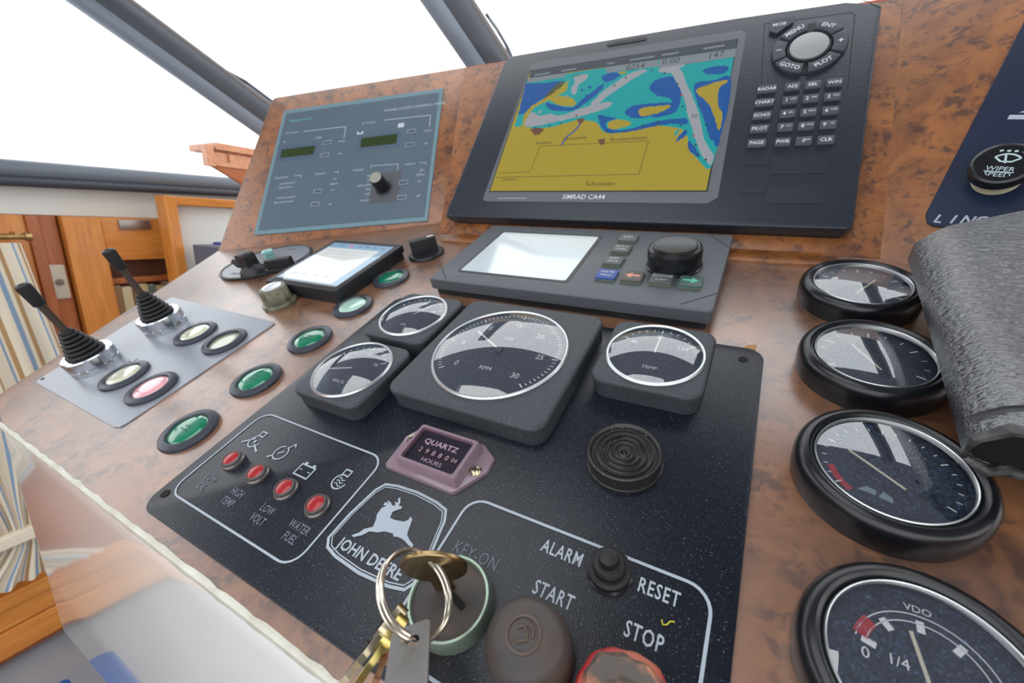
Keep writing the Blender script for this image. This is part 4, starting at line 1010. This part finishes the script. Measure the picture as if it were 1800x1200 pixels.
mm=new(KEYP); mm.text('SIMRAD CA44',-.857-CX,.222-CY,.042,q_+.0045,sx=.95,bold=.0002); part('lettering',mm,t,smooth=0); part('small_print',new(mat('pale_grey_print',(150,154,160),.5)).strip([cp(875,349),cp(926,349)],.006,q_+.0045),t)
mm=new(mat('embossed_logo',(40,42,48),.3)); mm.prism([cl(p) for p in rrect(-.985,1.292,-.745,1.318,.01,3)],q_-.002,q_+.004,.002,1); mm.text('SIMRAD',-.865-CX,1.305-CY,.036,q_+.0045,sx=1.3,shear=.2,bold=.001); part('embossed_badge',mm,t,smooth=0)
# key pad
KX=[-.066,.040,.122,.205]; KY=[.832,.752,.675,.598,.516]
LBL=[['RADAR','ADJ','EBL','WIN'],['CHART','1 ABC','2 DEF','3 GHI'],['ECHO','4 JKL','5 MNO','6 PQR'],['PILOT','7 STU','8 VWX','9 YZ'],['PAGE','PWR','0','CLR']]
for r_ in range(5):
    for c_ in range(4):
        x,y=cl((KX[c_],KY[r_])); hw_=.040 if c_==0 else .032
        k_=part('key',new(KEYM).prism(rrect(x-hw_,y-.024,x+hw_,y+.024,.006,3),q_-.001,q_+.014,.004,2),t)
        mm=new(KEYP); s_=LBL[r_][c_].split()
        if len(s_)==1: mm.text(s_[0],x,y,.026,q_+.0146,sx=.95,bold=.0003)
        else: mm.text(s_[0],x-.014,y,.028,q_+.0146,bold=.0003); mm.text(s_[1],x+.013,y+.005,.013,q_+.0146)
        if r_==4 and c_==2: mm.strip([(x+.002,y+.006),(x+.024,y+.006)],.004,q_+.0146)
        part('key_print',mm,k_,smooth=0)
# MOB key
mo=[cp(*p) for p in ((1353,58),(1356,40),(1396,34),(1394,42),(1378,52),(1365,62))]
k_=part('key',new(KEYM).prism(mo,q_-.001,q_+.014,.003,2),t); mm=new(KEYP); c_=cp(1370,43,q_+.015); mm.text('MOB',c_[0],c_[1]+.002,.028,q_+.0146,bold=.0003); part('key_print',mm,k_,smooth=0)
# ring of keys and the centre cap
rx,ry=cp(1421,86); 
for nm,a0,a1,rt in (('MENU',100,150,-.0),('ENT',32,85,0),('+',-22,28,0),('PLOT',-85,-28,0),('GOTO',-150,-95,0),('-',156,205,0)):
    mm=new(KEYM); n=8; o_=[];
    oo=[(rx+.152*math.cos(math.radians(a0+(a1-a0)*k/n)),ry+.160*math.sin(math.radians(a0+(a1-a0)*k/n))) for k in range(n+1)]
    ii=[(rx+.098*math.cos(math.radians(a1-(a1-a0)*k/n)),ry+.103*math.sin(math.radians(a1-(a1-a0)*k/n))) for k in range(n+1)]
    mm.prism(oo+ii,q_-.001,q_+.018,.004,2); k_=part('key',mm,t)
    am=math.radians((a0+a1)/2); tx,ty=rx+.125*math.cos(am),ry+.131*math.sin(am)
    rot_={'MENU':.60,'ENT':-.45,'PLOT':.55,'GOTO':-.45}.get(nm,0)
    mm=new(KEYP); mm.text(nm if nm!='-' else '–',tx,ty,.032 if len(nm)>1 else .045,q_+.0186,rot=rot_,bold=.0005); part('key_print',mm,k_,smooth=0)
part('key_ring_base',new(BLACK).at(rx,ry,0).lathe([(.158,q_),(.158,q_+.004),(.095,q_+.004),(.09,q_+.012),(.078,q_+.012)],48,mod=lambda a,r,z:1),t)
part('centre_cap',new(mat('cap_reflection_grey',(158,160,162),.45)).at(rx,ry,0).lathe([(.080,q_),(.080,q_+.020),(.074,q_+.024),(0,q_+.026)],40),t)  # lighter grey carries the reflection on the cap as base colour
for p0,p1 in (((-.097,.447),(-.003,.402)),((.012,.447),(.228,.350)),((-.093,.294),(.004,.250)),((.014,.292),(.230,.198))):
    x0,y0=cl(p0); x1,y1=cl(p1); part('slot_cover',new(PLOT).prism(rrect(x0,y1,x1,y0,.006,3),q_-.001,q_+.002,.001,1).use(LN).strip(rrect(x0-.001,y1-.001,x1+.001,y0+.001,.006,3),.003,q_+.0008,True),t)

# ------------------------------------------------------------------ power system control panel
t=thing('power_control_panel','flat blue-grey power system control panel with two small green displays','control panel',fmat(WI,1.0,.69,0))
def wlp(p): return (p[0]-1.0,p[1]-.69)
part('backplate',new(PANELT).prism([wlp(q) for q in ((.290,.110),(1.693,.112),(1.722,1.276),(.320,1.276))],0,.010,.002,1),t)
part('face',new(PANELB).prism([wlp(q) for q in ((.325,.145),(1.665,.147),(1.690,1.235),(.352,1.235))],.010,.013,.001,1),t)
mm=new(mat('panel_print',(190,200,208),.5)); zz=.0136
def T(s,x,y,sz=.03,al_='LEFT'): c=wlp((x,y)); mm.text(s,c[0],c[1],sz,zz,align=al_)
def Ls(pts,w_=.005): mm.strip([wlp(p) for p in pts],w_,zz)
T('POWER SYSTEM CONTROL PANEL',1.245,1.125,.033); T('DC System',.39,1.03,.026); T('DC System',1.066,1.03,.026)
T('A',.385,.945,.03); T('100%',.67,.945,.028); T('select',.885,.885,.026); T('set',.90,.768,.026); T('select',1.60,.885,.026); T('set',1.61,.77,.026)
Ls([(.55,1.027),(.93,1.02),(.93,.91)]); Ls([(1.25,1.035),(1.64,1.025),(1.64,.92)])
mm.strip([wlp(p) for p in ((1.045,.955),(1.045,.935),(1.085,.935),(1.085,.955))],.012,zz); mm.poly([wlp(p) for p in ((1.38,.945),(1.43,.945),(1.43,.985),(1.38,.985))],zz)
T('Generator',.375,.604,.028); T('preheat/start',.43,.545,.026); T('start ahead',.43,.509,.026); T('remote control',.43,.416,.026); T('Batt ind monitor',.415,.376,.026)
T('Inverter',.732,.601,.028); T('on',.895,.54,.026); T('default',.87,.495,.026); T('on',.89,.444,.026); T('off',.885,.316,.028)
T('Charger',1.05,.598,.028)
for s,y in (('float',.534),('25%',.494),('absorption',.457),('50%',.416),('bulk',.377),('charger',.324)): T(s,1.225,y,.026,'RIGHT')
T('inverter',1.475,.601,.026); T('gen',1.60,.539,.026); T('Offline',1.57,.497,.026); T('on',1.59,.444,.026); T('off',1.59,.32,.028); T('Combi-panel',1.24,.552,.026)
Ls([(.55,.607),(.61,.607),(.61,.58)],.004); Ls([(.89,.60),(.93,.60),(.93,.58)],.004); Ls([(1.2,.60),(1.2,.62),(1.42,.612),(1.42,.56)],.004); Ls([(1.59,.60),(1.64,.60),(1.64,.58)],.004)
part('lettering',mm,t,smooth=0,kind='stuff')
mm=new(mat('panel_logo_teal',(96,180,180),.5)); c=wlp((.395,1.15)); mm.text('Mastervolt',c[0],c[1],.04,zz,align='LEFT',shear=.25,sx=1.2); part('maker_logo',mm,t,'teal maker name',0)
LCD=mat('lcd_green',(44,62,16),.25,coat=.5); LCDF=mat('lcd_surround',(80,96,116),.4)
for x0,x1,y0,y1 in ((.385,.685,.790,.872),(1.085,1.385,.800,.888)):
    a=wlp((x0,y0)); b_=wlp((x1,y1)); part('display',new(LCDF).prism(rrect(a[0]-.03,a[1]-.03,b_[0]+.03,b_[1]+.03,.01,3),.0125,.0140,.0005,1).use(LCD).poly(rrect(a[0],a[1],b_[0],b_[1],.004,2),.0145),t)
for c_ in ((.789,.885),(.788,.767),(1.50,.895),(1.498,.771),(.784,.442),(.780,.328),(1.482,.443),(1.482,.318)):
    a=wlp(c_); part('membrane_key',new(mat('membrane',(78,94,110),.35)).prism(rrect(a[0]-.036,a[1]-.018,a[0]+.036,a[1]+.018,.006,3),.0125,.016,.001,1).use(MATS['panel_print']).strip(rrect(a[0]-.034,a[1]-.016,a[0]+.034,a[1]+.016,.006,3),.003,.0166,True),t)
a=wlp((1.325,.415)); part('knob_plate',new(mat('knob_plate',(88,90,96),.45)).prism([(a[0]-.10,a[1]-.12),(a[0]+.13,a[1]-.12),(a[0]+.13,a[1]+.14),(a[0]-.10,a[1]+.14)],.0125,.0145),t)
k_=part('knob',new(BLACK).at(a[0],a[1],0).lathe([(.066,.013),(.064,.018),(.052,.022),(.050,.125),(.045,.135)],32),t)
part('knob_cap',new(mat('cap_silver',(186,184,172),.3,metal=.5)).at(a[0],a[1],0).lathe([(.046,.130),(.044,.137),(0,.138)],28),k_)

# ------------------------------------------------------------------ wiper plate on the right board
RX,RY=RI.px(1765,285,.0)
t=thing('wiper_switch_plate','dark blue plate with silver lettering on the right-hand burl board','switch plate',fmat(RI,0,0,.004))
out=[RI.px(*p,.004) for p in ((1627,377),(1629,393),(1640,399),(2000,430),(2000,-330),(1830,-20))]
DB=mat('plate_dark_blue',(26,38,62),.35,bump=.15,bscale=1200)
part('plate',new(DB).prism(out,0,.008,.002,1),t)
mm=new(mat('plate_silver_print',(178,184,196),.45)); 
for k,ch in enumerate('LINQUENDA'):
    c_=RI.px(1649+25.5*k,385+1.0*k,.012); mm.text(ch,c_[0],c_[1],.050,.0085,sx=.95,shear=.15,bold=.0012)
a=RI.px(1790,198,.012); part('lettering',mm,t,smooth=0); mm=new(MATS['plate_silver_print']); mm.poly([(a[0]-.02,a[1]-.03),(a[0]+.05,a[1]-.03),(a[0]+.05,a[1]-.01),(a[0]-.02,a[1]-.01)],.0085); mm.poly([(a[0]-.0,a[1]),(a[0]+.05,a[1]),(a[0]+.05,a[1]+.03)],.0085)
part('boat_symbol',mm,t,smooth=0,kind='stuff')
cc=RI.px(1755,290,.10); rr_=abs(RI.px(1828,285,.10)[0]-RI.px(1703,290,.10)[0])/2
cc=((RI.px(1828,285,.10)[0]+RI.px(1703,290,.10)[0])/2,RI.px(1762,288,.10)[1])
t=thing('wiper_switch','black round WIPER SPEED pull switch on a cream stem','knob',fmat(RI,cc[0],cc[1],.012))
rr_*=1.0
part('stem',new(mat('cream_stem',(196,190,160),.35,coat=.5)).lathe([(rr_*.80,0),(rr_*.72,.012),(rr_*.66,.03),(rr_*.60,.055)],32),t)
part('cap',new(SATIN).lathe([(rr_*.9,.052),(rr_,.056),(rr_*1.02,.075),(rr_*.98,.092),(rr_*.90,.096),(rr_*.86,.093),(0,.092)],56),t)
mm=new(mat('knob_print',(190,210,214),.5)); Zk=.0928
mm.strip([(rr_*.05+rr_*.5*math.cos(math.radians(a)),rr_*-.05+rr_*.5*math.sin(math.radians(a))) for a in range(40,141,10)],.006,Zk)
mm.strip([(rr_*.43,rr_*.27),(rr_*.2,rr_*.08),(rr_*-.12,rr_*.08),(rr_*-.33,rr_*.27)],.006,Zk); mm.strip([(rr_*.05,rr_*.0),(rr_*-.05,rr_*.40)],.006,Zk)
for k in range(4): mm.strip([(rr_*(-.3+.22*k),rr_*.58),(rr_*(-.2+.22*k),rr_*.62)],.008,Zk)
mm.text('WIPER',0,-rr_*.28,rr_*.30,Zk); mm.text('SPEED',0,-rr_*.56,rr_*.30,Zk); mm.strip([(-rr_*.45,-rr_*.42),(rr_*.45,-rr_*.42)],.003,Zk)
part('symbol',mm,t,smooth=0)

# ------------------------------------------------------------------ leather sleeve lying over the right side
H0=.15
pA_=DA.px(1607,412,.26); pB_=DA.px(1722,742,.24)
t=thing('leather_case','worn black grained leather case with an open frayed end, lying at the right','case',fmat(DA,.47,.90,.10))
LE=mat('black_leather',(58,62,70),.36,spec=1,col2=(46,50,56),cscale=30,bump=0,coat=1,coatr=.32)
nt_=LE.node_tree; L_=nt_.links.new
tcn=nt_.nodes.new('ShaderNodeTexCoord'); mpn=nt_.nodes.new('ShaderNodeMapping'); mpn.inputs['Scale'].default_value=(150,420,250)
nn=nt_.nodes.new('ShaderNodeTexNoise'); nn.inputs['Scale'].default_value=1; nn.inputs['Detail'].default_value=3; nn.inputs['Distortion'].default_value=1.6
vv=nt_.nodes.new('ShaderNodeTexVoronoi'); vv.inputs['Scale'].default_value=2.2
L_(tcn.outputs['Object'],mpn.inputs['Vector']); L_(mpn.outputs[0],nn.inputs['Vector']); L_(mpn.outputs[0],vv.inputs['Vector'])
ad=nt_.nodes.new('ShaderNodeMath'); ad.operation='MULTIPLY_ADD'; L_(vv.outputs['Distance'],ad.inputs[0]); ad.inputs[1].default_value=.35; L_(nn.outputs['Fac'],ad.inputs[2])
bb=nt_.nodes.new('ShaderNodeBump'); bb.inputs['Strength'].default_value=.8; bb.inputs['Distance'].default_value=.0016
L_(ad.outputs[0],bb.inputs['Height']); L_(bb.outputs['Normal'],P_(nt_).inputs['Normal']); L_(bb.outputs['Normal'],P_(nt_).inputs['Coat Normal'])
P_(nt_).inputs['Coat IOR'].default_value=2.0
mm=M().use(LE)
Lb=pA_[1]-pB_[1]; NL=26
def section(t_,inner=0):
    # cross-section ring across the case at length parameter t_ (0 = frayed front end)
    a0=-.02+ (pA_[0]-pB_[0])*t_ ; wdt=.75; th=.13+.02*math.sin(t_*3); lift=.01+.03*t_
    pts=[]
    for k in range(40):
        if k<20:   # top, left to right
            s_=k/19; x=a0+wdt*s_; z=lift+th*(1-.35*max(0,1-s_*9)**2)+.012*math.sin(s_*7+t_*4)*(1-t_)+.006*math.sin(t_*9+s_*3)
        else:
            s_=1-(k-20)/19; x=a0+wdt*s_; z=lift+.25*th*max(0,1-s_*9)**2
        pts.append((x,z))
    return pts
rings=[]
for j in range(NL+1):
    tt=j/NL; ring=[]
    for k,(x,z_) in enumerate(section(tt)):
        fr_=(.012*math.sin(k*2.1)+.008*math.sin(k*5.3)) if j==0 else 0
        ex = (-.16*(x/.75)**1 if j==0 else -.16*(x/.75)*(1-tt))*0.0
        ytop=(pA_[1]-.90)+.55*max(0,x)/.75
        y=(pB_[1]-.90)*(1-tt)+ytop*tt+fr_
        ring.append(mm._v((x,y,z_)))
    rings.append(ring)
for A,Bq in zip(rings,rings[1:]):
    for k in range(40): mm._f((A[k],A[(k+1)%40],Bq[(k+1)%40],Bq[k]))
mm._f(tuple(rings[-1]))
part('sleeve',mm,t,smooth=60)
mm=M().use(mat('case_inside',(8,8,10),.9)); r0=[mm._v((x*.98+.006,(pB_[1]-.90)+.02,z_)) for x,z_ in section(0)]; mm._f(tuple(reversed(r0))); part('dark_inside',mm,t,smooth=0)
s0=section(0); pts=[(x,(pB_[1]-.90)+.012*math.sin(k*2.1)+.008*math.sin(k*5.3),z_) for k,(x,z_) in enumerate(s0)]
part('frayed_lip',new(mat('frayed_leather',(92,92,92),.6,col2=(40,40,42),cscale=150,bump=1,bscale=400)).tube(pts,[.010+.004*math.sin(k*1.9) for k in range(40)],8,closed=True),t,'greyish frayed opening edge')
part('piping',new(mat('piping_black',(30,32,36),.35)).tube([(x,(pB_[1]-.90)+.05+.004*math.sin(k),z_+.004) for k,(x,z_) in enumerate(s0[:20])],.010,8),t)

fq=[DA.px(*p,.014) for p in ((1163,1089),(1165,1098),(1172,1098),(1178,1092),(1186,1093))]
fo=fq[0]; single('debris_curl',new(mat('yellow_fleck',(196,190,60),.6)).tube([(x-fo[0],y-fo[1],.002) for x,y in fq],.0016,6),'tiny yellow curl of debris on the black panel below RESET','debris',fmat(DA,fo[0],fo[1],.013))
